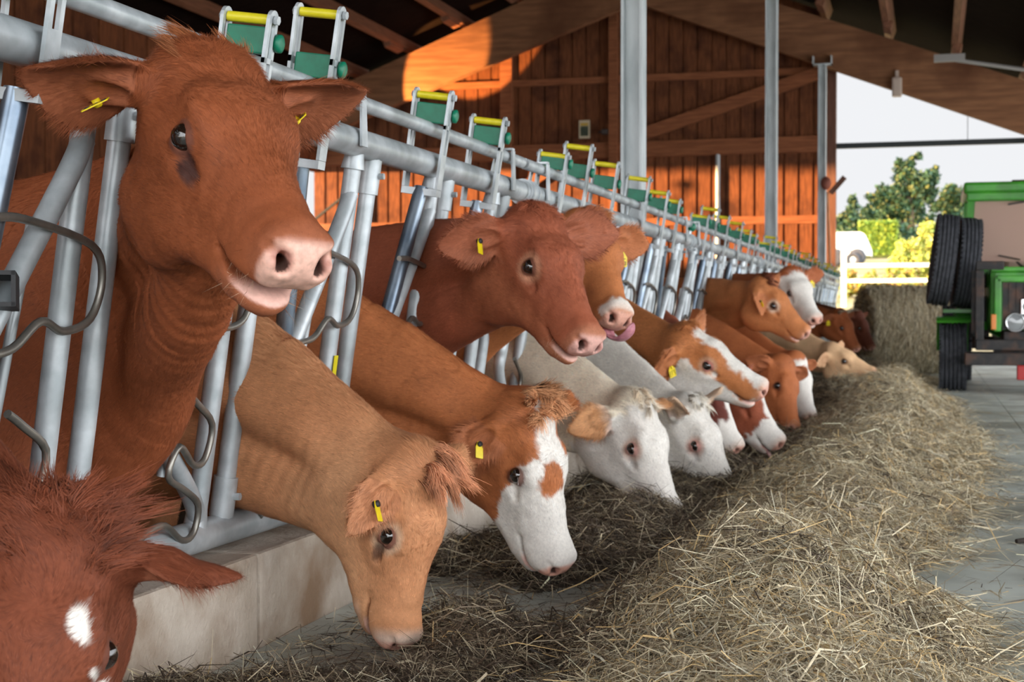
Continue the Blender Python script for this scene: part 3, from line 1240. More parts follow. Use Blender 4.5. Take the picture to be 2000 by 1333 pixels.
MAT_COAT = attr_mat('cow_coat', 'coat', rough=0.75, noise=0.10, nscale=120.0, bump=0.15, spec=0.25, wet=0.32)
MAT_FUR = attr_mat('cow_fur', 'coat', rough=0.6, noise=0.10, nscale=60.0, spec=0.25)
MAT_EYE = plain('cow_eye', (0.012, 0.007, 0.005), 0.06, **{'Coat Weight': 1.0, 'Coat Roughness': 0.02})
MAT_TAG = noise_mat('yellow_plastic', lin(225, 200, 20), lin(240, 215, 30), 40, 0.4)
MAT_INK = plain('black_print', (0.02, 0.02, 0.02), 0.6)
MAT_TONGUE = noise_mat('wet_tongue', lin(214, 150, 158), lin(190, 120, 135), 60, 0.3, bump=0.2)
MAT_HORN = noise_mat('horn', lin(190, 175, 150), lin(120, 105, 90), 20, 0.4)
rng = np.random.default_rng(7)


def paint(cow, V, N):
    """Coat colour of each surface point (albedo) and a wetness flag in alpha; also hair length."""
    L = cow.local(V)
    x, y, z = L[:, 0], L[:, 1], L[:, 2]
    ay = np.abs(y)
    n = len(V)
    base = np.array(cow.base)
    col = np.tile(base, (n, 1))
    v1 = fbm(V, 5.0, cow.seed, 3)
    v2 = fbm(V, 22.0, cow.seed + 5, 2)
    col *= (0.86 + 0.28 * v1)[:, None] * (0.88 + 0.24 * v2)[:, None]
    head = (x > -0.05) & (x < 0.6) & (ay < 0.30) & (z > -0.34) & (z < 0.15)
    near_head = ((L - np.array((0.2, 0, -0.1))) ** 2).sum(1) < 0.14
    soft_head = sstep(0.40, 0.22, np.linalg.norm(L - np.array((0.24, 0, -0.1)), axis=1))
    if cow.pale is not None:          # paler sides of the cheek and throat
        w, pc = cow.pale
        k = w * sstep(-0.07, -0.20, z) * soft_head
        col = col * (1 - k[:, None]) + np.array(pc) * k[:, None]
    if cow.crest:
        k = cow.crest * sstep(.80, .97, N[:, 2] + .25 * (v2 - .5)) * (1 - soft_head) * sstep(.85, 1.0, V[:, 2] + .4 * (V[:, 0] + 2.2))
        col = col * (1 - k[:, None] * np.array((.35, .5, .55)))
    if cow.dark is not None:
        k = cow.dark(x, y, z, v2 - .5)
        col = col * (1 - 0.45 * k[:, None])
    nz = (fbm(V, 30.0, cow.seed + 9, 3) - .5)
    wm = np.zeros(n)
    if cow.white is not None:
        wm = np.clip(cow.white(x, y, z, nz, L, V), 0, 1)
        col = col * (1 - wm[:, None]) + np.array(cow.white_col) * (0.92 + 0.16 * v2)[:, None] * wm[:, None]
    wet = np.ones(n)
    # ears: darker rim, paler hair inside
    for i, E in enumerate(cow.E):
        a, w, nn = E.coords(L)
        onear = (a > 0.035) & (a < E.L * 1.1) & (np.abs(w) < E.W * 1.1) & (np.abs(nn) < 0.07) & (ay > 0.09)
        Nl = N @ cow.R
        inner = onear & ((Nl @ E.n) > 0.25)
        k = inner * 0.35
        col = col * (1 - k[:, None]) + np.array(lin(176, 112, 84)) * k[:, None]
        if cow.ear_col is not None:
            k = onear * sstep(0.03, 0.08, a)
            col = col * (1 - k[:, None]) + np.array(cow.ear_col) * (0.8 + 0.4 * v2)[:, None] * k[:, None]
    # rim of the eye
    q = np.stack([x, ay, z], 1) - (EYE_C + EYE_N * .018)
    de = np.sqrt(((q @ EYE_T) / 1.3) ** 2 + (q @ EYE_N) ** 2 + (q @ EYE_B) ** 2)
    if cow.lid is not None:
        k = sstep(0.050, 0.030, de) * 0.75
        col = col * (1 - k[:, None]) + np.array(cow.lid) * k[:, None]
    k = sstep(0.031, 0.024, de) * 0.9
    rim = np.array(cow.rim)
    col = col * (1 - k[:, None]) + rim * k[:, None]
    if cow.stain:
        # tear stain running from the corner of the eye
        dx = (x - 0.222) * 0.75 + (z + 0.092) * -0.3
        k = sstep(0.016, 0.006, np.abs((z + 0.090) + 0.35 * (x - .22) + 0.02 * nz)) * sstep(0.205, 0.225, x) * sstep(0.285, 0.25, x) * (ay > 0.05) * cow.stain
        col = col * (1 - k[:, None]) + np.array(lin(58, 38, 36)) * k[:, None]
    # muzzle
    pad = sstep(0.482, 0.496, x + 0.02 * nz) * sstep(-0.132, -0.122, z) * sstep(-0.036, -0.052, z + 0.01 * nz) * sstep(0.070, 0.056, ay + 0.01 * nz)
    halo = sstep(0.440, 0.485, x) * sstep(-0.14, -0.10, z) * near_head
    pk = np.array(cow.pink)
    k = halo * cow.halo_k
    col = col * (1 - k[:, None]) + np.array(cow.halo) * k[:, None]
    k = pad
    spots = 1 - 0.14 * sstep(0.06, 0.16, fbm(V, 120, 4, 2) - .5)
    col = col * (1 - k[:, None]) + pk * spots[:, None] * k[:, None]
    wet = wet * (1 - 0.9 * pad)
    nost = sstep(0.024, 0.012, np.sqrt((x - 0.50) ** 2 + (ay - 0.034) ** 2 + (z + 0.076) ** 2)) * 0.55
    col = col * (1 - nost[:, None]) + np.array(lin(150, 84, 76)) * nost[:, None]
    hole = sstep(0.014, 0.009, np.sqrt((ay - 0.030) ** 2 + (z + 0.084) ** 2)) * (x > .44) * (x < .507) * near_head
    col = col * (1 - .85 * hole[:, None])
    mz = -0.140 - cow.mouth * 0.5
    lip = sstep(0.42, 0.45, x) * sstep(0.0095, 0.005, np.abs(z - mz + 0.005 + cow.mouth * .6)) * near_head
    k = lip * 0.9
    col = col * (1 - k[:, None]) + np.array(lin(228, 182, 168)) * k[:, None]
    wet = wet * (1 - 0.5 * lip)
    chin = sstep(0.37, 0.42, x) * sstep(-0.15, -0.17, z) * near_head * (1 - lip) * 0.4
    col = col * (1 - chin[:, None]) + np.array(cow.halo) * chin[:, None]
    # hooves
    hoof = sstep(cow.ground + 0.075, cow.ground + 0.06, V[:, 2])
    col = col * (1 - hoof[:, None]) + np.array(lin(60, 52, 45)) * hoof[:, None]
    # hair length
    fl = np.full(n, 0.016)
    fl = np.where(near_head, 0.013, fl)
    fl = fl * (1 - 0.75 * sstep(0.30, 0.42, x) * near_head)
    fl = fl * (1 - pad) * (1 - sstep(0.034, 0.02, de)) * (1 - lip) * (1 - nost)
    pollk = sstep(0.13, 0.02, x) * sstep(-0.08, -0.03, z) * near_head
    fl = fl + 0.012 * pollk
    for E in cow.E:
        a, w, nn = E.coords(L)
        onear = (a > 0.05) & (a < E.L * 1.1) & (np.abs(w) < E.W * 1.1) & (np.abs(nn) < 0.07) & (ay > 0.10)
        fl = np.where(onear, 0.012 + 0.022 * sstep(0.45, 1.0, np.abs(w) / E.W) + 0.006, fl)
    return np.clip(col, 0.003, 0.95), wet, fl * cow.fur_len, L, near_head


def strands(name, P, D, N, length, width, C, parent, mat, bend=0.0):
    """Tapered hair blades as thin triangles shaded with the skin's normal."""
    n = len(P)
    if n == 0:
        return None
    S = np.cross(D, N)
    S /= np.linalg.norm(S, axis=1)[:, None] + 1e-9
    w = (width * 0.5)[:, None]
    l = length[:, None]
    if bend:
        mid = P + D * l * 0.55 + N * l * 0.10
        tip = P + D * l - N * l * bend
        V = np.stack([P - S * w, P + S * w, mid - S * w * .8, mid + S * w * .8, tip], 1).reshape(-1, 3)
        b = np.arange(n)[:, None] * 5
        Fq = np.concatenate([b + np.array([[0, 1, 3]]), b + np.array([[0, 3, 2]]), b + np.array([[2, 3, 4]])])
        k = 5
    else:
        tip = P + D * l
        V = np.stack([P - S * w, P + S * w, tip], 1).reshape(-1, 3)
        Fq = np.arange(3 * n).reshape(n, 3)
        k = 3
    me = mesh_np(name, V, Fq, True)
    set_color(me, 'coat', np.repeat(C, k, 0))
    try:
        me.normals_split_custom_set_from_vertices(np.repeat(N, k, 0).astype(np.float32))
    except Exception:
        pass
    return link(name, me, parent, [mat])


def build_cow(c):
    for k, v in (('ear_col', None), ('rim', lin(110, 66, 52)), ('stain', 0.0), ('crest', 0.0), ('halo', lin(206, 150, 118)), ('halo_k', 0.35)):
        if not hasattr(c, k):
            setattr(c, k, v)
    V, Q, N = surface_nets(c, c.h)
    col, wet, fl, L, near_head = paint(c, V, N)
    off = c.base_pt
    me = mesh_np('cow', V - off, Q, True)
    set_color(me, 'coat', np.concatenate([col, wet[:, None]], 1))
    root = link('cow', me, None, [MAT_COAT])
    root.location = off
    tag(root, c.label, 'cow', 'cows feeding along the fence')
    # fur
    if c.fur:
        Vq = V[Q]
        area = 0.5 * np.linalg.norm(np.cross(Vq[:, 2] - Vq[:, 0], Vq[:, 3] - Vq[:, 1]), axis=1)
        fm = fl[Q].mean(1)
        ctr = Vq.mean(1)
        dist = np.linalg.norm(ctr - c.W((0.15, 0, -0.1)), axis=1)
        wgt = area * (fm > 0.002) * np.where(dist < 0.42, 1.0, np.where(dist < 1.0, 0.6, 0.0)) * (1 + 1.0 * (fm > 0.022 * c.fur_len))
        pr = wgt / wgt.sum()
        idx = rng.choice(len(Q), c.fur, p=pr)
        u, v = rng.random((2, c.fur, 1))
        q = Q[idx]

        def bil(A):
            A = A if A.ndim > 1 else A[:, None]
            return (A[q[:, 0]] * (1 - u) * (1 - v) + A[q[:, 1]] * u * (1 - v) + A[q[:, 2]] * u * v + A[q[:, 3]] * (1 - u) * v)
        P = bil(V)
        Nn = bil(N)
        Nn /= np.linalg.norm(Nn, axis=1)[:, None]
        Cc = bil(col)
        ln = bil(fl)[:, 0]
        LL = bil(L)
        hx, hy, hz = c.R[:, 0], c.R[:, 1], c.R[:, 2]
        # flow: back over the face, whorl on the forehead, down the neck
        tang = np.array([nrm(np.asarray(c.np_[min(i + 1, len(c.np_) - 1)]) - np.asarray(c.np_[max(i - 1, 0)])) for i in range(len(c.np_))])
        npts = np.array(c.np_)
        ni = np.argmin(((P[:, None, ::1] - npts[None]) ** 2).sum(2), 1)
        flow = tang[ni] + np.array((0, 0, -0.25))
        face = sstep(0.02, 0.12, LL[:, 0]) * (np.linalg.norm(LL - np.array((0.2, 0, -0.1)), axis=1) < 0.36)
        fdir = -hx[None] * 1.0 + hy[None] * (LL[:, 1:2] * 5.0) - hz[None] * (0.5 * sstep(-0.08, -0.2, LL[:, 2]))[:, None]
        wh = np.stack([LL[:, 0] - 0.15, LL[:, 1]], 1)
        wr = np.linalg.norm(wh, axis=1)
        k = sstep(0.10, 0.0, wr) * (LL[:, 2] > -0.06)
        rad = wh / (wr[:, None] + 1e-6)
        whd = hx[None] * (rad[:, 0:1] * .8 - rad[:, 1:2] * .5) + hy[None] * (rad[:, 1:2] * .8 + rad[:, 0:1] * .5)
        fdir = fdir * (1 - k[:, None]) + whd * k[:, None] * 1.4
        # above the whorl the hair stands towards the poll
        flow = flow * (1 - face[:, None]) + fdir * face[:, None]
        for E in c.E:
            a, w_, nn = E.coords(LL)
            on = (a > 0.04) & (a < E.L * 1.1) & (np.abs(w_) < E.W * 1.15) & (np.abs(nn) < 0.07) & (np.abs(LL[:, 1]) > 0.1)
            ed = (c.R @ E.a)[None] * 1.0 + (c.R @ E.w)[None] * (w_ / E.W * 1.3)[:, None] + (c.R @ E.n)[None] * 0.2
            flow = np.where(on[:, None], ed, flow)
        flow = flow / (np.linalg.norm(flow, axis=1)[:, None] + 1e-9)
        clump = np.stack([fbm(P, 38, 31 + i, 2) for i in range(3)], 1) - .5
        flow = flow + 0.6 * clump + rng.normal(0, 0.14, flow.shape)
        flow = flow - Nn * (flow * Nn).sum(1)[:, None]
        flow = flow / (np.linalg.norm(flow, axis=1)[:, None] + 1e-9)
        lift = rng.uniform(0.10, 0.30, (c.fur, 1))
        D = flow + Nn * lift
        D /= np.linalg.norm(D, axis=1)[:, None]
        ln = ln * rng.uniform(0.6, 1.25, c.fur)
        br = rng.normal(1.0, 0.17, (c.fur, 1))
        Cc = np.clip(Cc * np.clip(br, .55, 1.6), 0.002, 0.95)
        ok = ln > 0.0025
        wd = np.full(c.fur, c.fur_w)
        strands('fur', (P - off)[ok], D[ok], Nn[ok], ln[ok], wd[ok], Cc[ok], root, MAT_FUR)
    # eyes
    for sg in (-1, 1):
        b = MB()
        ctr = c.W(EYE_C * np.array((1, sg, 1)))
        ax = nrm(c.R @ (EYE_N * np.array((1, sg, 1))))
        r = 0.0248 * c.scale
        b.lathe(ctr, ax, [(-r, 0.0005)] + [(r * math.sin(a), r * math.cos(a)) for a in np.linspace(-1.4, 1.4, 12)] + [(r, 0.0004)], 20)
        b.build('eye', MAT_EYE, root, off)
    # lashes
    if c.fur:
        pts, dirs = [], []
        for sg in (-1, 1):
            mir = np.array((1, sg, 1))
            for t in np.linspace(-1, 1, 24):
                p = EYE_C + EYE_T * .0235 * t + EYE_B * (.0112 * c.eye_open * (1 - t * t) + .003) + EYE_N * (.0245 - .008 * t * t)
                dd = EYE_N * .9 + EYE_B * rng.normal(.35, .12) + EYE_T * (t * .5 + rng.normal(0, .1))
                pts.append(c.W(p * mir))
                dirs.append(nrm(c.R @ (dd * mir)))
        P = np.array(pts)
        D = np.array(dirs)
        Nn = np.tile(c.R[:, 2], (len(P), 1))
        strands('eyelashes', P - off, D, Nn, rng.uniform(.007, .013, len(P)), np.full(len(P), 0.0007), np.tile(np.array(c.lashes), (len(P), 1)), root, MAT_FUR)
    # forelock
    if c.forelock:
        m = c.forelock
        nl = c.locks
        rx, ry = c.fore_area
        r0 = np.stack([rng.uniform(-rx, rx * 1.1, nl), rng.uniform(-ry, ry, nl)], 1)
        fd = np.array(c.fore_dir)
        d1l = np.stack([fd[0] + rng.normal(0, .25, nl), fd[1] + rng.normal(0, .35, nl) + r0[:, 1] * c.fore_spread, fd[2] + rng.normal(0, .2, nl)], 1)
        d0l = np.stack([rng.normal(0, .25, nl), r0[:, 1] * 5 + rng.normal(0, .25, nl), np.full(nl, c.fore_rise)], 1)
        ll = rng.uniform(.055, .085, nl) * c.fore_len
        w_ = rng.integers(0, nl, m)
        sp_ = rng.normal(0, .0065, (m, 2))
        lx = r0[w_, 0] + sp_[:, 0]
        ly = r0[w_, 1] + sp_[:, 1]
        lz = -0.006 - 1.6 * ly ** 2 - 4.0 * np.minimum(lx, 0) ** 2
        p0 = np.stack([lx, ly, lz], 1)
        d0 = d0l[w_] + rng.normal(0, .10, (m, 3))
        d1 = d1l[w_] + rng.normal(0, .12, (m, 3))
        Ls = (ll[w_] * rng.uniform(.7, 1.15, m))[:, None]
        pm = p0 + d0 * Ls * .45
        p2 = p0 + d0 * Ls * .35 + d1 * Ls * .75 - np.concatenate([sp_ * .5, np.zeros((m, 1))], 1)
        ns = 6
        ring = []
        for k in range(ns):
            t = k / (ns - 1)
            ring.append((1 - t) ** 2 * p0 + 2 * t * (1 - t) * pm + t * t * p2)
        ring = [c.o + c.scale * (q * HEAD_S) @ c.R.T for q in ring]
        wdt = max(c.fur_w * 1.1, .0010)
        Vs, Ns = [], []
        vd = ring[1] - ring[0]
        side = np.cross(ring[-1] - ring[0], nrm(-C_FWD)[None] * .3 + c.R[:, 2][None] + rng.normal(0, .5, (m, 3)))
        side /= np.linalg.norm(side, axis=1)[:, None] + 1e-9
        for k in range(ns):
            t = k / (ns - 1)
            tn = ring[min(k + 1, ns - 1)] - ring[max(k - 1, 0)]
            nn_ = np.cross(side, tn)
            nn_ /= np.linalg.norm(nn_, axis=1)[:, None] + 1e-9
            wk = wdt * .5 * (1 - .8 * t ** 2)
            Vs += [ring[k] - side * wk, ring[k] + side * wk]
            nn_ = nn_ * np.sign((nn_ @ c.R[:, 2]))[:, None] * .6 + (ring[k] - c.W((0.0, 0, -.04))) * 6
            nn_ /= np.linalg.norm(nn_, axis=1)[:, None] + 1e-9
            Ns += [nn_, nn_]
        Vs = np.stack(Vs, 1)
        Ns = np.stack(Ns, 1)
        kk = ns * 2
        bb = np.arange(m)[:, None] * kk
        Fq = np.concatenate([bb + np.array([[2 * k, 2 * k + 1, 2 * k + 3, 2 * k + 2]]) for k in range(ns - 1)])
        me = mesh_np('forelock', (Vs - off).reshape(-1, 3), Fq, True)
        fc = np.array(c.fore_col if hasattr(c, 'fore_col') else c.base)
        Cl = fc[None] * np.clip(rng.normal(1.0, .16, (nl, 1))[w_] * rng.normal(1.0, .16, (m, 1)), .5, 1.8)
        Cl = np.repeat(np.clip(Cl, .003, .95), kk, 0)
        Cl *= np.tile(np.repeat(np.linspace(.8, 1.2, ns), 2), m)[:, None]
        set_color(me, 'coat', Cl)
        me.normals_split_custom_set_from_vertices(Ns.reshape(-1, 3).astype(np.float32))
        link('forelock', me, root, [MAT_FUR])
    # whiskers on the chin and lips
    if c.fur and c.h < 0.0065:
        m = 160
        sgn = rng.choice((-1, 1), m)
        p = np.stack([rng.uniform(.40, .48, m), sgn * rng.uniform(.03, .06, m), rng.uniform(-.185, -.10, m)], 1)
        P = c.o + c.scale * (p * HEAD_S) @ c.R.T
        g = np.stack([c.sdf(P + e) - c.sdf(P - e) for e in np.eye(3) * .003], 1)
        g /= np.linalg.norm(g, axis=1)[:, None] + 1e-9
        P = P - g * c.sdf(P)[:, None]
        D = g + 0.6 * rng.normal(0, .5, (m, 3)) + c.R[:, 0] * .3
        D /= np.linalg.norm(D, axis=1)[:, None]
        strands('whiskers', P - off, D, g, rng.uniform(.015, .045, m), np.full(m, .0007), np.tile(np.array(lin(226, 190, 160)), (m, 1)), root, MAT_FUR)
    # ear tags
    for (side, kind) in c.tags:
        E = c.E[0 if side < 0 else 1]
        t = MB()
        if kind == 'flag':                                   # broad flag hanging below the ear, seen from its front
            p = c.W(E.point(E.L * .42, -0.030 * side, 0.012))
            dn = nrm(c.R @ (E.w * (-side)) * 0.6 + np.array((0, 0, -0.8)) + c.R @ E.n * .3)
            sd = nrm(np.cross(dn, c.R @ E.n))
            nn = np.cross(sd, dn)
        else:                                                 # tag seen edge on
            p = c.W(E.point(E.L * .45, 0.0, 0.012))
            dn = nrm(c.R @ E.n * .35 + np.array((0, 0, -0.9)))
            sd = nrm(np.cross(dn, c.R @ E.a))
            sd = nrm(sd + 0.8 * np.cross(dn, sd))
            nn = np.cross(sd, dn)
        if c.tag_dir is not None:
            dn = nrm(c.tag_dir)
            sd = nrm(np.cross(dn, c.R @ E.n + np.array((0, 0, .5))))
            nn = np.cross(sd, dn)
        W2, H2, T2 = (0.026 if kind == 'flag' else .013), (0.058 if kind == 'flag' else .050), 0.0022
        ctr = p + dn * H2 * 0.5
        poly = [p + sd * a * W2 + dn * b * H2 for a, b in ((-.45, 0), (.45, 0), (1, .35), (1, .93), (.9, 1.0), (-.9, 1.0), (-1, .93), (-1, .35))]
        t.prism(poly, nn * T2)
        to = t.build('ear_tag', MAT_TAG, root, off)
        s = MB()
        s.lathe(p + dn * 0.008 + nn * (-0.006), nn, [(0, .0005), (0, .008), (.014, .008), (.016, .005), (.016, .0005)], 12)
        s.build('tag_stud', MAT_TAG if kind == 'flag' else MAT_INK, to, None)
        # children of the tag keep the cow's offset
        to.children[0].data.transform(Matrix.Translation(Vector(-off)))
        g = MB()
        SEG = dict(zip('0123456789', ('abcdef', 'bc', 'abged', 'abgcd', 'fgbc', 'afgcd', 'afgedc', 'abc', 'abcdefg', 'abcdfg')))
        txt = c.tag_no
        for i, ch in enumerate(txt):
            cx, hw = -.62 + 1.24 * i / (len(txt) - 1), .16
            pt = {'tl': (cx - hw, .45), 'tr': (cx + hw, .45), 'ml': (cx - hw, .65), 'mr': (cx + hw, .65), 'bl': (cx - hw, .86), 'br': (cx + hw, .86)}
            ed = dict(a=('tl', 'tr'), b=('tr', 'mr'), c=('mr', 'br'), d=('bl', 'br'), e=('ml', 'bl'), f=('tl', 'ml'), g=('ml', 'mr'))
            for sgm in (SEG[ch] if kind == 'flag' else ''):
                u0, u1 = pt[ed[sgm][0]], pt[ed[sgm][1]]
                for sg2, tt in ((1, T2 + .0003), (-1, -.0003)):
                    m_ = 1 if sg2 > 0 else -1
                    g.beam(p + sd * u0[0] * W2 * m_ + dn * u0[1] * H2 + nn * tt, p + sd * u1[0] * W2 * m_ + dn * u1[1] * H2 + nn * tt, .0022, .0006, nn)
        if kind == 'flag':
            g.build('number', MAT_INK, to, off)
    if c.tongue is not None:
        t = MB()
        pts = [c.W(p) for p in c.tongue]
        pts = catmull(pts, 6)
        n = len(pts)
        lat = c.R[:, 1]
        Vv, Ff = [], []
        for i, p in enumerate(pts):
            tn = nrm(pts[min(i + 1, n - 1)] - pts[max(i - 1, 0)])
            u = nrm(np.cross(tn, lat))
            k = i / (n - 1)
            w = 0.026 * (1 - 0.2 * k) * math.sqrt(max(1 - max(k - .72, 0) ** 2 / .0786, 0.02))
            th = 0.011 * (1 - 0.5 * k)
            for a in range(12):
                an = 2 * math.pi * a / 12
                Vv.append(p + lat * w * math.cos(an) + u * th * math.sin(an))
        for i in range(n - 1):
            for a in range(12):
                b2 = (a + 1) % 12
                Ff.append((i * 12 + a, i * 12 + b2, (i + 1) * 12 + b2, (i + 1) * 12 + a))
        t.add(Vv, Ff, True)
        t.add(Vv[-12:], [list(range(12))])
        t.build('tongue', MAT_TONGUE, root, off)
    if c.horn:
        for sg in (-1, 1):
            t = MB()
            pts = [c.W(p) for p in ((0.02, sg * .06, -.02), (0.02, sg * .11, .01), (0.035, sg * .14, .05), (0.07, sg * .14, .09))]
            t.tube(pts, [.022, .02, .014, .004], 10, True, 5)
            t.build('horn', MAT_HORN, root, off)
    return root

RED = lin(158, 84, 48)
DARKRED = lin(128, 60, 40)
TAN = lin(196, 132, 84)
ORANGE = lin(186, 108, 62)
CREAM = lin(236, 222, 200)


def wh_blaze(x, y, z, n, L, V):
    hd = (np.linalg.norm(L - np.array((0.2, 0, -0.1)), axis=1) < 0.42)
    blaze = sstep(0.012, -0.004, np.abs(y + 0.004) - 0.034 - 0.05 * n - 0.02 * sstep(.05, .15, x)) * (z > -0.10) * (x > -0.02)
    low = sstep(0.0, 0.014, x - 0.168 - 1.05 * np.clip(-z - 0.070, 0, 1) - 0.06 * n)
    patch = sstep(1.0, 0.72, np.sqrt(((x - .235) / .060) ** 2 + ((y + .022) / .042) ** 2) + 1.2 * n) * (z > -0.085)
    return np.clip(np.maximum(blaze, low) * (1 - patch), 0, 1) * hd


def wh_muzzle(x, y, z, n, L, V):
    hd = (np.linalg.norm(L - np.array((0.2, 0, -0.1)), axis=1) < 0.42)
    return np.maximum(sstep(0, .02, x - .33 - .08 * n), sstep(.01, -.01, np.abs(y) - .03 - .04 * n) * (z > -.1) * (x > .1)) * hd


def wh_half(x, y, z, n, L, V):          # brown head, white stripe, white lower jaw and nose bridge
    hd = (np.linalg.norm(L - np.array((0.2, 0, -0.1)), axis=1) < 0.42)
    stripe = sstep(.012, -.01, np.abs(y) - .045 - .06 * n) * (z > -0.10) * (x > 0.05)
    jaw = sstep(0.01, -0.01, z + 0.112 - 0.02 * sstep(.3, .2, x) - .08 * n) * (x > 0.06)
    brown = sstep(.05, .03, np.sqrt(((x - .42) / 1.2) ** 2 + (z + .115) ** 2) + .06 * n) * (y < 0)
    return np.maximum(stripe, jaw * (1 - brown)) * hd


def wh_all(x, y, z, n, L, V):
    return sstep(-0.30, -0.05, n + 0.25 + 0 * x) * 1.0


def wh_face(x, y, z, n, L, V):
    hd = (np.linalg.norm(L - np.array((0.25, 0, -0.1)), axis=1) < 0.33)
    return sstep(0, .03, x - 0.03 - .08 * n) * hd * (np.abs(y) < .14)


def wh_spot(x, y, z, n, L, V):
    return sstep(.020, .012, np.sqrt(((x - .17) / 1.7) ** 2 + (y - .062) ** 2) + .03 * n) + sstep(.010, .006, np.sqrt((x - .235) ** 2 + (y - .092) ** 2))


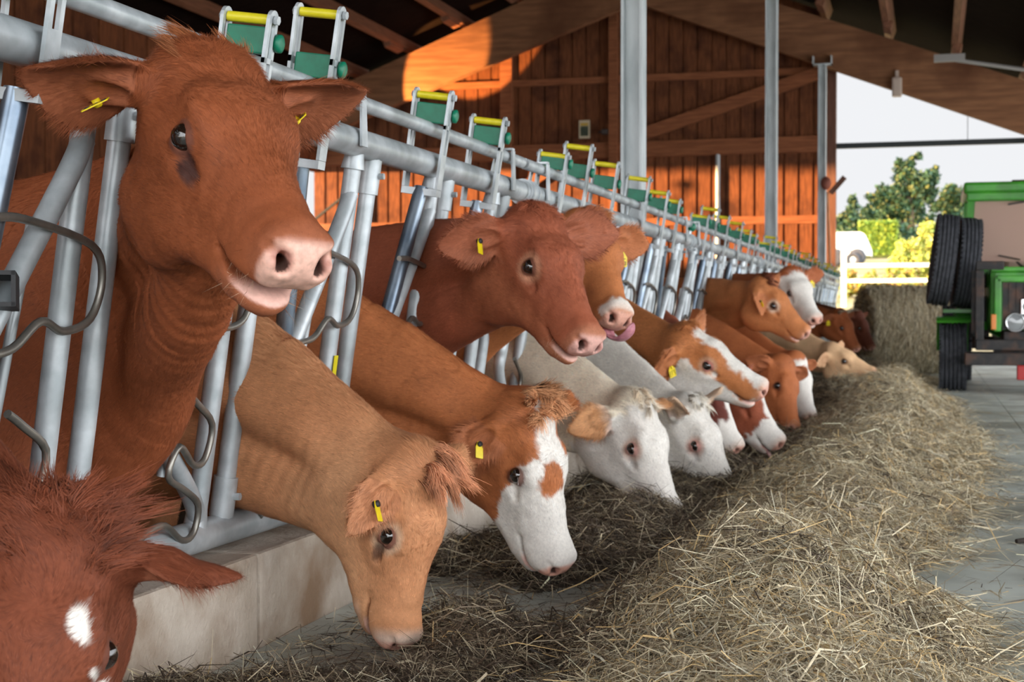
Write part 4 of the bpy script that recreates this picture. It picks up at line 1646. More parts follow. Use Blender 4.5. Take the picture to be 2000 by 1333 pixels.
COWS = [
    dict(label='reddish brown cow with its head raised high facing the camera, two yellow tags', at=px(466, 272, 2.66), scale=1.10, anchor=(0.19, 0, -0.06),
         fwd=cdir(.45, -.66, .60), up=cdir(.46, .74, .48), shoulder_y=2.98, shoulder_x=-1.98, tag_dir=cdir(.15, -.25, .9), h=0.005, fur=90000, fur_w=0.0011, base=lin(144, 78, 46), neck_pts=[(-1.50, 2.72, .99), (-1.75, 2.94, .88)], pale=(0.10, lin(176, 100, 58)), wrinkle=0.004,
         ears=[dict(axis=(-0.10, -0.97, -0.18), normal=(0.85, -0.1, -0.40), length=.19, width=.088), dict(axis=(-0.05, 0.97, 0.20), normal=(0.85, 0.2, -0.35), length=.205, width=.088)],
         mouth=0.014, neck_k=1.0, neck_w=.62, forelock=1500, locks=24, fore_area=(.05, .075), fore_rise=.22, fore_dir=(-.55, -.6, -.05), fore_len=.55, fore_col=lin(156, 94, 58), halo_k=.25, halo=lin(176, 112, 84), tags=((-1, 'flag'), (1, 'flag')), stain=0.9, seed=3, withers=1.22, neck_lift=0.02, pink=lin(232, 184, 166)),
    dict(label='reddish brown cow in the bottom corner, head lowered, white fleck on its forehead', at=px(112, 1045, 2.30), anchor=(0.02, 0, -0.02),
         fwd=cdir(-.06, -.88, .46), up=cdir(.10, .46, .88), shoulder_y=2.22, h=0.006, fur=70000, fur_w=0.0012, base=lin(118, 62, 40), white=wh_spot, seed=5, forelock=6000, locks=160, fore_area=(.07, .09), fore_rise=.55, fore_dir=(-.35, 0, .15), fore_spread=9, fore_len=.85,
         ears=[dict(axis=(-0.2, -0.95, -0.1), normal=(0.7, 0, -0.5)), dict(axis=(0.05, 0.95, -0.22), normal=(0.85, 0.1, -0.45), length=.17, width=.074)]),
    dict(label='pale tan cow bending down to the hay, curly forelock, one edge-on yellow tag', at=px(752, 1046, 3.5), anchor=(0.19, -0.105, -0.07),
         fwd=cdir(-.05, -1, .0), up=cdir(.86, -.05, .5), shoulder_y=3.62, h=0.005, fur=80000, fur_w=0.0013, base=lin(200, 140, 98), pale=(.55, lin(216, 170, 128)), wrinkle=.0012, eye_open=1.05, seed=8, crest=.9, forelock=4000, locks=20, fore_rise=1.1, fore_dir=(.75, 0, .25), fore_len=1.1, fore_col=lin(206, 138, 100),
         lid=lin(226, 196, 166), rim=lin(120, 70, 58), stain=0.8, tags=((-1, 'edge'),), halo=lin(232, 204, 184), halo_k=1.0, neck_k=1.08, scale=.91,
         ears=[dict(axis=(.80, -.58, -.10), normal=(.07, -.39, .92), length=.18, width=.060), dict(axis=(-0.25, 0.95, -0.12), normal=(0.75, 0.1, -0.35))]),
    dict(label='brown cow lowering a white blazed face with brown eye patch, shaggy forelock', at=px(1003, 928, 4.30), anchor=(0.19, -0.105, -0.07),
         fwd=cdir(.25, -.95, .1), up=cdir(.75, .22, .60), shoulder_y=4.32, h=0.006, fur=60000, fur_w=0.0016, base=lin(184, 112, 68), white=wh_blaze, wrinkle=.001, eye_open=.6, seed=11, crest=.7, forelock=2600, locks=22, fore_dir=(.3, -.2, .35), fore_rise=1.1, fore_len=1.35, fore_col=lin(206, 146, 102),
         tags=((-1, 'edge'),), lashes=lin(220, 215, 210), halo=lin(232, 222, 214),
         ears=[dict(axis=(.40, -.46, -.60), normal=(.1, -.77, .6), length=.17, width=.062), dict(axis=(-0.25, 0.95, -0.12), normal=(0.75, 0.1, -0.35))]),
    dict(label='chestnut cow with head held level above the white cows, pale muzzle', at=px(1027, 519, 4.50), anchor=(0.19, -0.105, -0.07),
         fwd=cdir(.38, -.77, .50), up=cdir(.60, .48, .64), shoulder_y=5.02, h=0.006, fur=60000, fur_w=0.0016, base=lin(154, 84, 58), pale=(.3, lin(190, 124, 84)), seed=14, ears=[dict(axis=(-.07, -.74, -.48), normal=(.6, -.35, .3), length=.20, width=.078), dict(axis=(.15, .78, .32), normal=(.55, -.35, .6), length=.205, width=.076)], forelock=1500, locks=20, fore_rise=.5, fore_dir=(.6, 0, .1), fore_len=.9, lid=lin(206, 150, 118), tags=((-1, 'edge'),),
         mouth=0.006, pink=lin(226, 176, 164)),
    dict(label='light brown cow half hidden behind the chestnut one, tongue curled over its nose', at=px(1212, 622, 5.3), anchor=(0.5, 0, -0.07),
         fwd=cdir(.25, -.72, .64), up=cdir(.55, .55, .62), shoulder_y=5.72, h=0.008, fur=25000, fur_w=0.002, base=lin(188, 116, 70), seed=17, forelock=700, tags=((1, 'flag'),),
         white=lambda x, y, z, n, L, V: sstep(.43, .45, x + .05 * n) * sstep(.495, .48, x) * (z > -.095),
         tongue=((.44, .01, -.135), (.50, .015, -.15), (.535, .03, -.13), (.545, .035, -.09), (.53, .035, -.055))),
    dict(label='white cow with a fluffy tan ear, nose buried in the hay', at=px(1230, 876, 5.85), anchor=(0.19, -0.105, -0.07),
         fwd=cdir(.33, -.88, .28), up=cdir(.72, .35, .60), shoulder_y=6.38, h=0.007, fur=40000, fur_w=0.002, base=CREAM, white=wh_face, seed=20, forelock=500, fore_col=lin(206, 186, 160), wrinkle=.002, ear_col=lin(206, 150, 104), eye_open=.5, lid=lin(214, 180, 160), stain=.35,
         rim=lin(190, 140, 130), lashes=lin(220, 205, 190), halo=lin(230, 212, 198), scale=1.0,
         ears=[dict(axis=(.08, -.82, -.52), normal=(.28, -.75, .6), length=.19, width=.07), dict(axis=(-0.25, 0.95, -0.12), normal=(0.75, 0.1, -0.35))]),
    dict(label='white cow with one pale ear pricked up, muzzle touching the hay', at=px(1354, 871, 6.75), anchor=(0.19, -0.105, -0.07),
         fwd=cdir(.46, -.86, .20), up=cdir(.74, .42, .50), shoulder_y=7.72, h=0.008, fur=40000, fur_w=0.0022, base=lin(238, 230, 220), white=wh_face, seed=23, forelock=500, fore_col=lin(216, 206, 190), ear_col=lin(226, 196, 168), eye_open=.48, lid=lin(210, 170, 154), stain=.4,
         rim=lin(196, 140, 130), lashes=lin(225, 215, 205), halo=lin(230, 212, 204),
         ears=[dict(axis=(-0.2, -0.5, 0.3), normal=(0.5, -0.7, -0.4), length=.17, width=.06), dict(axis=(-0.2, 0.75, 0.6), normal=(0.75, -0.5, -0.35), length=.17)]),
    dict(label='tan cow with white nose stripe and white jaw stretching its head forward', at=px(1378, 716, 7.35), anchor=(0.19, -0.105, -0.07),
         fwd=cdir(.83, -.50, .18), up=cdir(.42, .72, .50), shoulder_y=8.42, h=0.008, fur=30000, fur_w=0.0024, base=lin(190, 120, 72), white=wh_half, seed=26, forelock=400, mouth=.006, tags=((-1, 'flag'),),
         rim=lin(190, 120, 110), lid=lin(220, 180, 150), scale=1.03),
    dict(label='dark red cow mostly hidden behind the white pair, white striped nose at the hay', at=px(1443, 878, 7.9), anchor=(0.5, 0, -0.07),
         fwd=cdir(.45, -.86, .2), up=cdir(.80, .40, .40), shoulder_y=9.12, h=0.01, base=lin(104, 52, 42), white=wh_muzzle, seed=29),
    dict(label='russet cow with white muzzle sticking its tongue out at the hay', at=px(1527, 868, 8.3), anchor=(0.5, 0, -0.07),
         fwd=cdir(.58, -.78, .2), up=cdir(.76, .52, .36), shoulder_y=10.25, h=0.01, base=lin(150, 80, 54), white=wh_muzzle, seed=32, fur=12000, fur_w=.003,
         tongue=((.44, 0, -.14), (.50, 0, -.155), (.55, 0, -.165), (.59, 0, -.16))),
    dict(label='brown cow with upright ear, face turned down beside a white face', at=px(1516, 752, 9.9), anchor=(0.19, -0.105, -0.07),
         fwd=cdir(.12, -.90, .42), up=cdir(.74, .30, .62), shoulder_y=10.95, h=0.01, base=lin(178, 104, 62), seed=35, fur=10000, fur_w=.003),
    dict(label='white faced cow lowering its head beyond the brown upright-eared one', at=px(1549, 742, 11.0), anchor=(0.19, -0.105, -0.07),
         fwd=cdir(.22, -.88, .35), up=cdir(.74, .34, .56), shoulder_y=12.35, h=0.0125, base=lin(180, 106, 64), white=wh_face, seed=38, rim=lin(200, 150, 140)),
    dict(label='plain fawn cow with head up in profile and curled brown poll', at=px(1508, 598, 10.3), anchor=(0.19, -0.105, -0.07),
         fwd=cdir(.66, -.70, .26), up=cdir(.55, .70, .45), shoulder_y=11.65, h=0.0115, base=lin(196, 124, 76), seed=41, fur=10000, fur_w=.003, forelock=500, fore_col=lin(120, 64, 42), eye_open=.5, ears=[dict(axis=(.77, -.51, -.19), normal=(.51, -.28, .7), length=.2, width=.07), dict(axis=(0.08, 0.88, 0.18), normal=(0.70, -0.15, 0.35), length=.18, width=.072)], lid=lin(236, 214, 190), tags=((-1, 'edge'),)),
    dict(label='cow holding up a broad white face with brown ears and pink nose', at=px(1540, 573, 11.4), anchor=(0.19, -0.10, -0.07),
         fwd=cdir(.32, -.72, .60), up=cdir(.25, .62, .75), shoulder_y=13.05, h=0.0115, base=lin(176, 98, 58), white=wh_face, seed=44, fur=10000, fur_w=.003, tags=((1, 'flag'),), rim=lin(150, 110, 100)),
    dict(label='cream cow reaching its head out low over the far hay', at=px(1648, 706, 14.0), anchor=(0.19, -0.09, -0.07),
         fwd=cdir(.80, -.42, .40), up=cdir(.45, .75, .45), shoulder_y=15.4, h=0.014, base=lin(226, 184, 142), seed=47),
    dict(label='brown cow with short pale horns and yellow tag, farthest but one', at=px(1652, 640, 17.0), anchor=(0.19, 0, -0.07),
         fwd=cdir(.40, -.85, .30), up=cdir(.60, .45, .60), shoulder_y=18.1, h=0.014, base=lin(150, 82, 46), seed=50, horn=True, tags=((-1, 'flag'),)),
    dict(label='dark brown cow farthest along the fence, against the round bale', at=px(1684, 640, 18.8), anchor=(0.19, 0, -0.07),
         fwd=cdir(.40, -.85, .20), up=cdir(.66, .45, .55), shoulder_y=20.3, h=0.014, base=lin(110, 58, 40), seed=53, tags=((1, 'flag'),)),
]
import time as _time
for _c in COWS:
    if ONLY and COWS.index(_c) not in ONLY:
        continue
    _t = _time.time()
    if DEV: _c['h'] *= 1.5; _c['fur'] = int(_c.get('fur', 0) * DEV)
    build_cow(Cow(**_c))
    print('COW', COWS.index(_c), round(_time.time() - _t, 1))

# ================================================================== HAY
hr = np.random.default_rng(21)


def hay_h(X, Y):
    """Height of the hay over the alley floor."""
    Z = np.zeros_like(X)
    P = np.stack([X, Y, Z], 1)
    n1 = fbm(P, 2.2, 3, 3)
    n2 = fbm(P, 7.0, 9, 2)
    cx = -0.42 + 0.05 * np.sin(Y * .9) + 0.012 * np.clip(Y - 5, 0, 12)
    ridge = np.zeros_like(X)
    for (y0, ly, hh, wl, wr, dx) in ((3.95, .75, .255, .36, .40, 0.03), (2.6, .9, .17, .36, .42, .10), (5.2, .8, .14, .40, .40, .06), (6.5, .95, .25, .42, .42, 0.02), (8.3, 1.1, .22, .42, .44, .03),
                                     (10.2, 1.3, .28, .46, .42, .06), (12.4, 1.4, .30, .50, .40, .04), (14.6, 1.3, .30, .60, .40, -.10), (16.8, 1.6, .24, .6, .4, -.1)):
        d = X - cx - dx
        wd = np.where(d < 0, wl, wr)
        ridge = np.maximum(ridge, hh * np.exp(-(d / wd) ** 2 * 1.3 - ((Y - y0) / ly) ** 2 * .8))
    ridge *= 0.75 + 0.5 * n1
    low = (0.075 + .03 * sstep(3.6, 5.5, Y)) * sstep(-1.62, -1.45, X) * sstep(-.75, -1.1, X) * sstep(0.46, 0.64, n1 + .16 * (n2 - .5) + .10 * sstep(5.2, 6.5, Y))
    heap = .03 * np.exp(-((X + 1.22) / .28) ** 2 - ((Y - 3.35) / .5) ** 2) + .075 * np.exp(-((X + 1.05) / .35) ** 2 - ((Y - 6.4) / .8) ** 2) + .09 * np.exp(-((X + 1.2) / .3) ** 2 - ((Y - 4.9) / .5) ** 2)
    heap += .04 * np.exp(-((X + .95) / .35) ** 2 - ((Y - 8.6) / .9) ** 2) + .22 * np.exp(-((X + .75) / .4) ** 2 - ((Y - 13.6) / 1.2) ** 2) + .25 * np.exp(-((X + .7) / .5) ** 2 - ((Y - 18.0) / 1.6) ** 2)
    bay = np.exp(-((X - .12) / .24) ** 4 - ((Y - 4.65) / .42) ** 2)
    ridge *= 1 - bay
    gap = np.exp(-((X + 1.02) / .10) ** 2 - ((Y - 4.3) / .75) ** 4)
    low = low * (1 - gap)
    ridge *= 1 - .9 * gap
    ridge *= 1 - sstep(14.5, 15.6, Y) * sstep(-.25, 0.0, X)
    n3 = fbm(P, 13.0, 15, 2)
    dip = 1 - .8 * np.exp(-((X + 1.27) / .22) ** 2 - ((Y - 3.32) / .25) ** 2) - .7 * np.exp(-((X + .85) / .28) ** 2 - ((Y - 8.1) / .5) ** 2)
    low = low * dip
    heap = heap * dip
    ridge = ridge * (1 - .75 * np.exp(-((X + .84) / .32) ** 2 - ((Y - 8.0) / .7) ** 2))
    H = np.maximum(ridge, np.maximum(low, heap * (0.7 + .6 * n2)))
    return H + (0.045 * (n2 - .5) + .035 * (n3 - .5)) * sstep(.01, .06, H)


gx = np.arange(-1.585, 0.75, 0.028)
gy = np.concatenate([np.arange(1.9, 7, 0.03), np.arange(7, 21.5, 0.07)])
GX, GY = np.meshgrid(gx, gy, indexing='ij')
hz = hay_h(GX.ravel(), GY.ravel())
V = np.stack([GX.ravel(), GY.ravel(), hz - 0.018], 1)
nx_, ny_ = len(gx), len(gy)
I = np.arange(nx_ * ny_).reshape(nx_, ny_)
Q = np.stack([I[:-1, :-1].ravel(), I[1:, :-1].ravel(), I[1:, 1:].ravel(), I[:-1, 1:].ravel()], 1)
keep = (hz[Q] > 0.026).any(1)
M_HAYBED = noise_mat('hay_bed', lin(34, 27, 20), lin(70, 58, 44), 60.0, 0.95, bump=1.0, c3=lin(48, 40, 30), scale3=5.0)  # dark tone stands in for the shaded gaps between stalks
M_STRAW = attr_mat('straw', 'coat', rough=0.55, noise=0.15, nscale=40, spec=0.25)
me = mesh_np('hay', V, Q[keep], True)
hay = link('hay', me, None, [M_HAYBED])
tag(hay, 'long loose windrow of dry hay along the alley floor in front of the cows', 'hay', kind='stuff')

PAL = np.array([lin(236, 222, 190), lin(204, 190, 158), lin(168, 154, 128), lin(128, 112, 92), lin(92, 78, 64), lin(56, 46, 38), lin(180, 174, 154), lin(216, 184, 130)])


def blades(name, P, D, U, ln, wd, C, parent, kink):
    """Bent straw ribbons: three points each."""
    n = len(P)
    S_ = np.cross(D, U)
    S_ /= np.linalg.norm(S_, axis=1)[:, None] + 1e-9
    tw = hr.normal(0, .7, n)[:, None]
    S2 = S_ * np.cos(tw) + U * np.sin(tw)
    l = ln[:, None]
    w = wd[:, None] * .5
    a = P - D * l * .5
    c = P + kink
    e = P + D * l * .5 - kink * .3
    V = np.stack([a - S2 * w * .6, a + S2 * w * .6, c - S2 * w, c + S2 * w, e - S2 * w * .4, e + S2 * w * .4], 1).reshape(-1, 3)
    b = np.arange(n)[:, None] * 6
    F = np.concatenate([b + np.array([[0, 1, 3, 2]]), b + np.array([[2, 3, 5, 4]])])
    me = mesh_np(name, V, F, False)
    set_color(me, 'coat', np.repeat(C, 6, 0))
    return link(name, me, parent, [M_STRAW])


def hay_strands(N, y0, y1, wmin, lmul, name):
    n = N * 3
    u = hr.random(n)
    Y = y0 * (y1 / y0) ** u                       # log spread: denser near
    X = hr.uniform(-1.58, 0.70, n)
    h = hay_h(X, Y)
    e = .02
    gxn = (hay_h(X + e, Y) - h) / e
    gyn = (hay_h(X, Y + e) - h) / e
    keepp = hr.random(n) < np.clip((h / .045) ** 1.5, 0.008, 1.0)
    idx = np.nonzero(keepp)[0][:N]
    X, Y, h, gxn, gyn = X[idx], Y[idx], h[idx], gxn[idx], gyn[idx]
    m = len(X)
    U = np.stack([-gxn, -gyn, np.ones(m)], 1)
    U /= np.linalg.norm(U, axis=1)[:, None]
    a = hr.uniform(0, 2 * np.pi, m)
    D = np.stack([np.cos(a), np.sin(a), hr.normal(0, .10, m)], 1)
    D = D - U * (D * U).sum(1)[:, None]
    D += U * hr.normal(0.05, .24, m)[:, None] * (h > .02)[:, None]
    D /= np.linalg.norm(D, axis=1)[:, None]
    ln = lmul * hr.gamma(4.0, .026, m).clip(.03, .30)
    wd = np.maximum(wmin, hr.gamma(2.2, .00085, m).clip(.0009, .0062))
    lift = hr.uniform(-.014, .022, m) * (h > .02) + .003
    P = np.stack([X, Y, h], 1) + U * lift[:, None]
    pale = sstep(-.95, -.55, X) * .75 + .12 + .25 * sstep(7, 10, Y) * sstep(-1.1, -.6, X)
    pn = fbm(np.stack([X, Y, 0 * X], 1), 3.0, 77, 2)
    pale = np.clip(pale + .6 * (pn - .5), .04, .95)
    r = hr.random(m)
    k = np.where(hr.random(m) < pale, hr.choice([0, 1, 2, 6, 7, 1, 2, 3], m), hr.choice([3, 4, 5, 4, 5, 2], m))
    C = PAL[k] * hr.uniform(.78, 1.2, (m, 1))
    top = sstep(-.012, .016, lift)
    kink = U * (hr.normal(0, .12, m) * ln)[:, None] + np.cross(D, U) * (hr.normal(0, .10, m) * ln)[:, None]
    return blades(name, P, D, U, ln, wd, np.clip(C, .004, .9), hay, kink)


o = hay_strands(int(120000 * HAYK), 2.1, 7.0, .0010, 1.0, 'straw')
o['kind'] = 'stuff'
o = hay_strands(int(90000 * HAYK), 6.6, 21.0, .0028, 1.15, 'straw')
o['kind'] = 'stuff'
# single long stalks standing out of the heap and a few lying out on the bare concrete
n = 260
X = hr.uniform(-1.0, .25, n); Y = 2.6 * (9 / 2.6) ** hr.random(n)
h = hay_h(X, Y)
P = np.stack([X, Y, h + .03], 1)
D = np.stack([hr.normal(0, 1, n), hr.normal(0, 1, n), np.abs(hr.normal(0.2, .45, n))], 1); D /= np.linalg.norm(D, axis=1)[:, None]
U = np.cross(D, hr.normal(0, 1, (n, 3))); U /= np.linalg.norm(U, axis=1)[:, None]
k = hr.choice([0, 0, 1, 7, 2], n)
blades('stalk', P, D, U, hr.uniform(.12, .26, n), hr.uniform(.0022, .0042, n), PAL[k], hay, U * hr.normal(0, .012, (n, 1)))['kind'] = 'stuff'
n = 900
X = hr.uniform(.1, 1.3, n) ** 1.0; Y = 2.9 * (16 / 2.9) ** hr.random(n)
P = np.stack([X, Y, np.full(n, .004)], 1)
a = hr.uniform(0, 6.28, n)
D = np.stack([np.cos(a), np.sin(a), 0 * a], 1); U = np.tile((0, 0, 1.0), (n, 1))
k = hr.choice([2, 3, 4, 5, 1], n)
blades('loose_straw', P, D, U, hr.uniform(.02, .14, n), np.maximum(.0014, hr.uniform(.001, .003, n)), PAL[k], hay, np.cross(D, U) * hr.normal(0, .01, (n, 1)))['kind'] = 'stuff'
m = MB()
tw = on_z(1985, 1058, .012)
m.tube([tw, tw + np.array((.10, .06, .004)), tw + np.array((.24, .05, 0))], [.009, .011, .006], 8, True, 4)
tag(m.build('twig', plain('dark_bark', lin(44, 36, 30), .9)), 'short dark stick lying on bare concrete at the right edge', 'stick')

# ------------------------------------------------------------------ round bale
bc = np.array((-0.28, 21.2, 0.60))
ax = nrm((1, .30, 0))
m = MB()
prof = [(-.66, .001), (-.66, .30), (-.65, .52), (-.60, .585), (-.3, .60), (0, .605), (.3, .60), (.60, .585), (.65, .52), (.66, .30), (.66, .001)]
m.lathe(bc, ax, prof, 48)
bale = m.build('hay_bale', noise_mat('bale_hay', lin(150, 130, 100), lin(200, 184, 154), 30.0, .9, stretch=(1, 1, 1), bump=1.0, c3=lin(120, 98, 72), scale3=3.0))
tag(bale, 'round hay bale at the end of the alley, left of the green tractor', 'hay bale')
n = int(16000 * HAYK)
t = hr.uniform(-.66, .66, n)
an = hr.uniform(0, 6.283, n)
s1 = nrm(np.cross(ax, (0, 0, 1)))
s2 = np.cross(s1, ax)
rad = np.cos(an)[:, None] * s1 + np.sin(an)[:, None] * s2
P = bc + t[:, None] * ax + rad * .605
tang = -np.sin(an)[:, None] * s1 + np.cos(an)[:, None] * s2
endf = hr.random(n) < .25
P[endf] = bc - ax * .665 + rad[endf] * (np.sqrt(hr.random(endf.sum())) * .58)[:, None]
D = tang + .5 * hr.normal(0, 1, (n, 3)) * .6
U = np.where(endf[:, None], -ax[None], rad)
D = D - U * ((D * U).sum(1) * .7)[:, None]
D /= np.linalg.norm(D, axis=1)[:, None]
k = hr.choice([0, 1, 0, 6, 0, 6, 1, 2], n)
C = np.where(endf[:, None], PAL[hr.choice([2, 3, 4, 7], n)], PAL[k])
blades('bale_straw', P, D, U, hr.uniform(.06, .22, n), np.full(n, .0055), C, bale, U * hr.normal(.01, .02, (n, 1)))['kind'] = 'stuff'

# ================================================================== TRACTOR
M_TGREEN = noise_mat('tractor_green', lin(50, 140, 34), lin(74, 164, 46), 5.0, 0.35, c3=lin(60, 120, 44), scale3=3.0)
M_TYRE = noise_mat('tyre_rubber', lin(52, 54, 60), lin(78, 80, 86), 20.0, 0.85, bump=0.2)
M_TBLACK = noise_mat('dark_ironwork', lin(28, 28, 30), lin(52, 48, 46), 12.0, 0.6, c3=lin(84, 56, 42), scale3=6.0)
M_TRED = plain('red_paint', lin(176, 24, 24), 0.4)
M_CHROME = plain('lamp_reflector', lin(220, 222, 224), 0.12, 0.9)
M_LENS = plain('lamp_glass', lin(150, 154, 156), 0.08, 0.0, **{'Coat Weight': 1.0})
M_RIM = noise_mat('wheel_rim', lin(150, 150, 146), lin(110, 104, 98), 10.0, 0.5, .3)
mg, ntg, bg = new_mat('windscreen_glass')
bg.inputs['Base Color'].default_value = (*lin(226, 190, 174), 1)  # pink tint puts a warm reflection into the glass colour
bg.inputs['Roughness'].default_value = 0.06
bg.inputs['Transmission Weight'].default_value = 0.40
bg.inputs['IOR'].default_value = 1.45
M_GLASS = mg
M_CABIN = noise_mat('cab_interior', lin(150, 120, 108), lin(176, 150, 136), 4.0, .8)
M_ORANGE = plain('indicator_amber', lin(226, 130, 40), .3)

TY = 16.35
TX = 1.08
T = empty('tractor', (TX, TY, 0))
tag(T, 'green tractor facing the camera with two spare tyres on its flank', 'tractor')
TO = (TX, TY, 0)


def tp(name, m, mat, parent=None):
    return m.build(name, mat, parent or T, TO)


def tyre(c, axis, R, w, parent, name, rim=True, ribs=6):
    m = MB()
    prof = [(-w * .32, R * .56), (-w * .42, R * .60), (-w * .5, R * .74), (-w * .5, R * .86), (-w * .47, R * .94)]
    # ribbed tread
    n = ribs
    for i in range(n):
        a = -w * .46 + w * .92 * i / n
        b2 = -w * .46 + w * .92 * (i + 1) / n
        g = (b2 - a) * .20
        crown = R * (1 - .03 * abs((i + .5) / n * 2 - 1) ** 2)
        prof += [(a + g * .5, crown - .020), (a + g, crown), (b2 - g, crown), (b2 - g * .5, crown - .020)]
    prof += [(w * .47, R * .94), (w * .5, R * .86), (w * .5, R * .74), (w * .42, R * .60), (w * .32, R * .56)]
    m.lathe(c, axis, prof, 56, False)
    # sipes across the shoulders
    ax = nrm(axis)
    s1 = nrm(np.cross(ax, (0, 0, 1) if abs(ax[2]) < .9 else (1, 0, 0)))
    s2 = np.cross(s1, ax)
    for sg in (-1, 1):
        for k in range(56):
            an = 2 * math.pi * (k + .5 * (sg > 0)) / 56
            r_ = math.cos(an) * s1 + math.sin(an) * s2
            m.box(np.asarray(c) + ax * sg * w * .475 + r_ * R * .965, (w * .07, R * .05, R * .045), (ax, np.cross(r_, ax), r_))
    o = m.build(name, M_TYRE, parent, TO)
    if rim:
        m = MB()
        m.lathe(c, axis, [(-w * .34, R * .57), (-w * .36, R * .60), (-w * .30, R * .52), (-w * .22, R * .50), (-w * .18, R * .30), (-w * .24, R * .22), (-w * .30, R * .16), (-w * .32, .001)], 40)
        m.lathe(c, axis, [(w * .32, .001), (w * .30, R * .16), (w * .22, R * .5), (w * .36, R * .6), (w * .34, R * .57)], 40)
        m.build('rim', M_RIM, o, TO)
    return o


for sx in (-1, 1):
    tyre((TX + sx * .86, TY + .45, .36), (1, 0, 0), .37, .28, T, 'wheel')
    tyre((TX + sx * .78, TY + 3.0, .47), (1, 0, 0), .48, .34, T, 'wheel')
    # fender over the front wheel
    m = MB()
    an = np.linspace(math.radians(62), math.radians(172), 16)
    P = []
    for r_ in (.44, .415):
        P.append([(TX + sx * .86, TY + .45 - math.cos(a) * r_, .36 + math.sin(a) * r_) for a in an])
    V, Fs = [], []
    for i in range(len(an)):
        for (arr, dx) in ((P[0], -.17), (P[0], .17), (P[1], .17), (P[1], -.17)):
            V.append((arr[i][0] + dx, arr[i][1], arr[i][2]))
    for i in range(len(an) - 1):
        for k in range(4):
            k2 = (k + 1) % 4
            Fs.append((i * 4 + k, i * 4 + k2, i * 4 + 4 + k2, i * 4 + 4 + k))
    Fs += [(0, 1, 2, 3)[::-1], tuple(len(V) - 4 + q for q in range(4))]
    m.add(V, Fs)
    tp('fender', m, M_TGREEN)
# frame, axles
m = MB()
m.box((TX, TY + 1.7, .55), (.70, 3.4, .18))
m.tube([(TX - .84, TY + .45, .36), (TX + .84, TY + .45, .36)], .06, 14)
m.tube([(TX - .76, TY + 3.0, .47), (TX + .76, TY + 3.0, .47)], .08, 14)
m.box((TX - .62, TY + 1.25, .80), (.30, .75, .45))
m.box((TX + .62, TY + 1.25, .80), (.30, .75, .45))
tp('chassis', m, M_TBLACK)
m = MB()
m.bevel_box((TX, TY - .10, .50), (1.28, .16, .11), .012)
tp('bumper', m, M_TBLACK)
m = MB()
m.bevel_box((TX, TY - .14, .355), (1.50, .22, .13), .012)
m.box((TX, TY + .1, .44), (.9, .3, .06))
tp('front_linkage', m, M_TBLACK)
m = MB()
m.bevel_box((TX - .17, TY - .22, .22), (.13, .10, .15), .01)
m.bevel_box((TX + .17, TY - .22, .22), (.13, .10, .15), .01)
q = tp('tow_hook', m, M_TRED)
q['label'] = 'red tow coupling'
# bonnet
m = MB()
m.bevel_box((TX, TY + .62, .98), (1.00, 1.3, .66), .06)
tp('bonnet', m, M_TGREEN)
m = MB()
zg0, zg1 = .66, 1.16
m.box((TX, TY - .04, (zg0 + zg1) / 2), (.74, .04, zg1 - zg0))
for k in range(9):
    m.box((TX - .30 + .075 * k, TY - .062, 1.0), (.02, .012, .28))
tp('grille', m, M_TBLACK)
m = MB()
for (cx, cz, sx_, sz_) in ((TX, 1.19, .86, .07), (TX - .42, .92, .07, .56), (TX + .42, .92, .07, .56), (TX, 1.29, .98, .05)):
    m.bevel_box((cx, TY - .05, cz), (sx_, .07, sz_), .012)
tp('grille_surround', m, M_TGREEN)
for sx in (-1, 1):
    m = MB()
    c = (TX + sx * .245, TY - .05, .735)
    m.lathe(c, (0, -1, 0), [(0, .098), (.05, .098), (.055, .09), (.03, .082)], 28)
    h = tp('headlight', m, M_CHROME)
    m = MB()
    m.lathe(c, (0, -1, 0), [(.03, .083), (.036, .06), (.039, .001)], 28)
    m.build('lens', M_LENS, h, TO)
    m = MB()
    c = (TX + sx * .09 - .02, TY - .055, .90)
    m.bevel_box(c, (.17, .06, .17), .012)
    h = tp('work_light', m, M_CHROME)
    m = MB()
    m.lathe(c, (0, -1, 0), [(.03, .068), (.05, .05), (.056, .001)], 24)
    m.build('lens', M_LENS, h, TO)
    m = MB()
    m.bevel_box((TX + sx * .46, TY - .09, .74), (.05, .03, .16), .006)
    tp('indicator', m, M_ORANGE)
    # guard post carrying a mirror arm
    m = MB()
    m.bevel_box((TX + sx * .60, TY - .06, .88), (.085, .07, .80), .008)
    m.bevel_box((TX + sx * .50, TY - .06, 1.33), (.28, .09, .09), .01)
    m.box((TX + sx * .66, TY + .0, .95), (.04, .05, .66))
    tp('guard_post', m, M_TBLACK)
# cab
cx0, cx1 = TX - .70, TX + .70
zc0, zc1 = 1.42, 2.16
yc = TY + .95
m = MB()
m.bevel_box((TX, yc + .72, 2.22), (1.50, 1.6, .13), .035)
m.bevel_box((TX, yc - .06, 2.12), (1.44, .12, .10), .02)
r_ = tp('cab_roof', m, M_TGREEN)
m = MB()
m.bevel_box((TX - .05, yc + .55, 2.31), (.34, .30, .06), .015)
m.build('roof_vent', M_TBLACK, r_, TO)
m = MB()
for sx in (-1, 1):
    m.beam((TX + sx * .72, yc - .10, 1.30), (TX + sx * .66, yc - .02, 2.16), .075, .09, (0, 1, 0))
    m.beam((TX + sx * .72, yc + 1.4, 1.0), (TX + sx * .68, yc + 1.4, 2.16), .075, .09, (0, 1, 0))
    m.beam((TX + sx * .72, yc - .10, 1.30), (TX + sx * .72, yc + 1.4, 1.30), .06, .07)
m.box((TX, yc - .10, 1.30), (1.46, .06, .07))
tp('cab_frame', m, M_TGREEN)
m = MB()
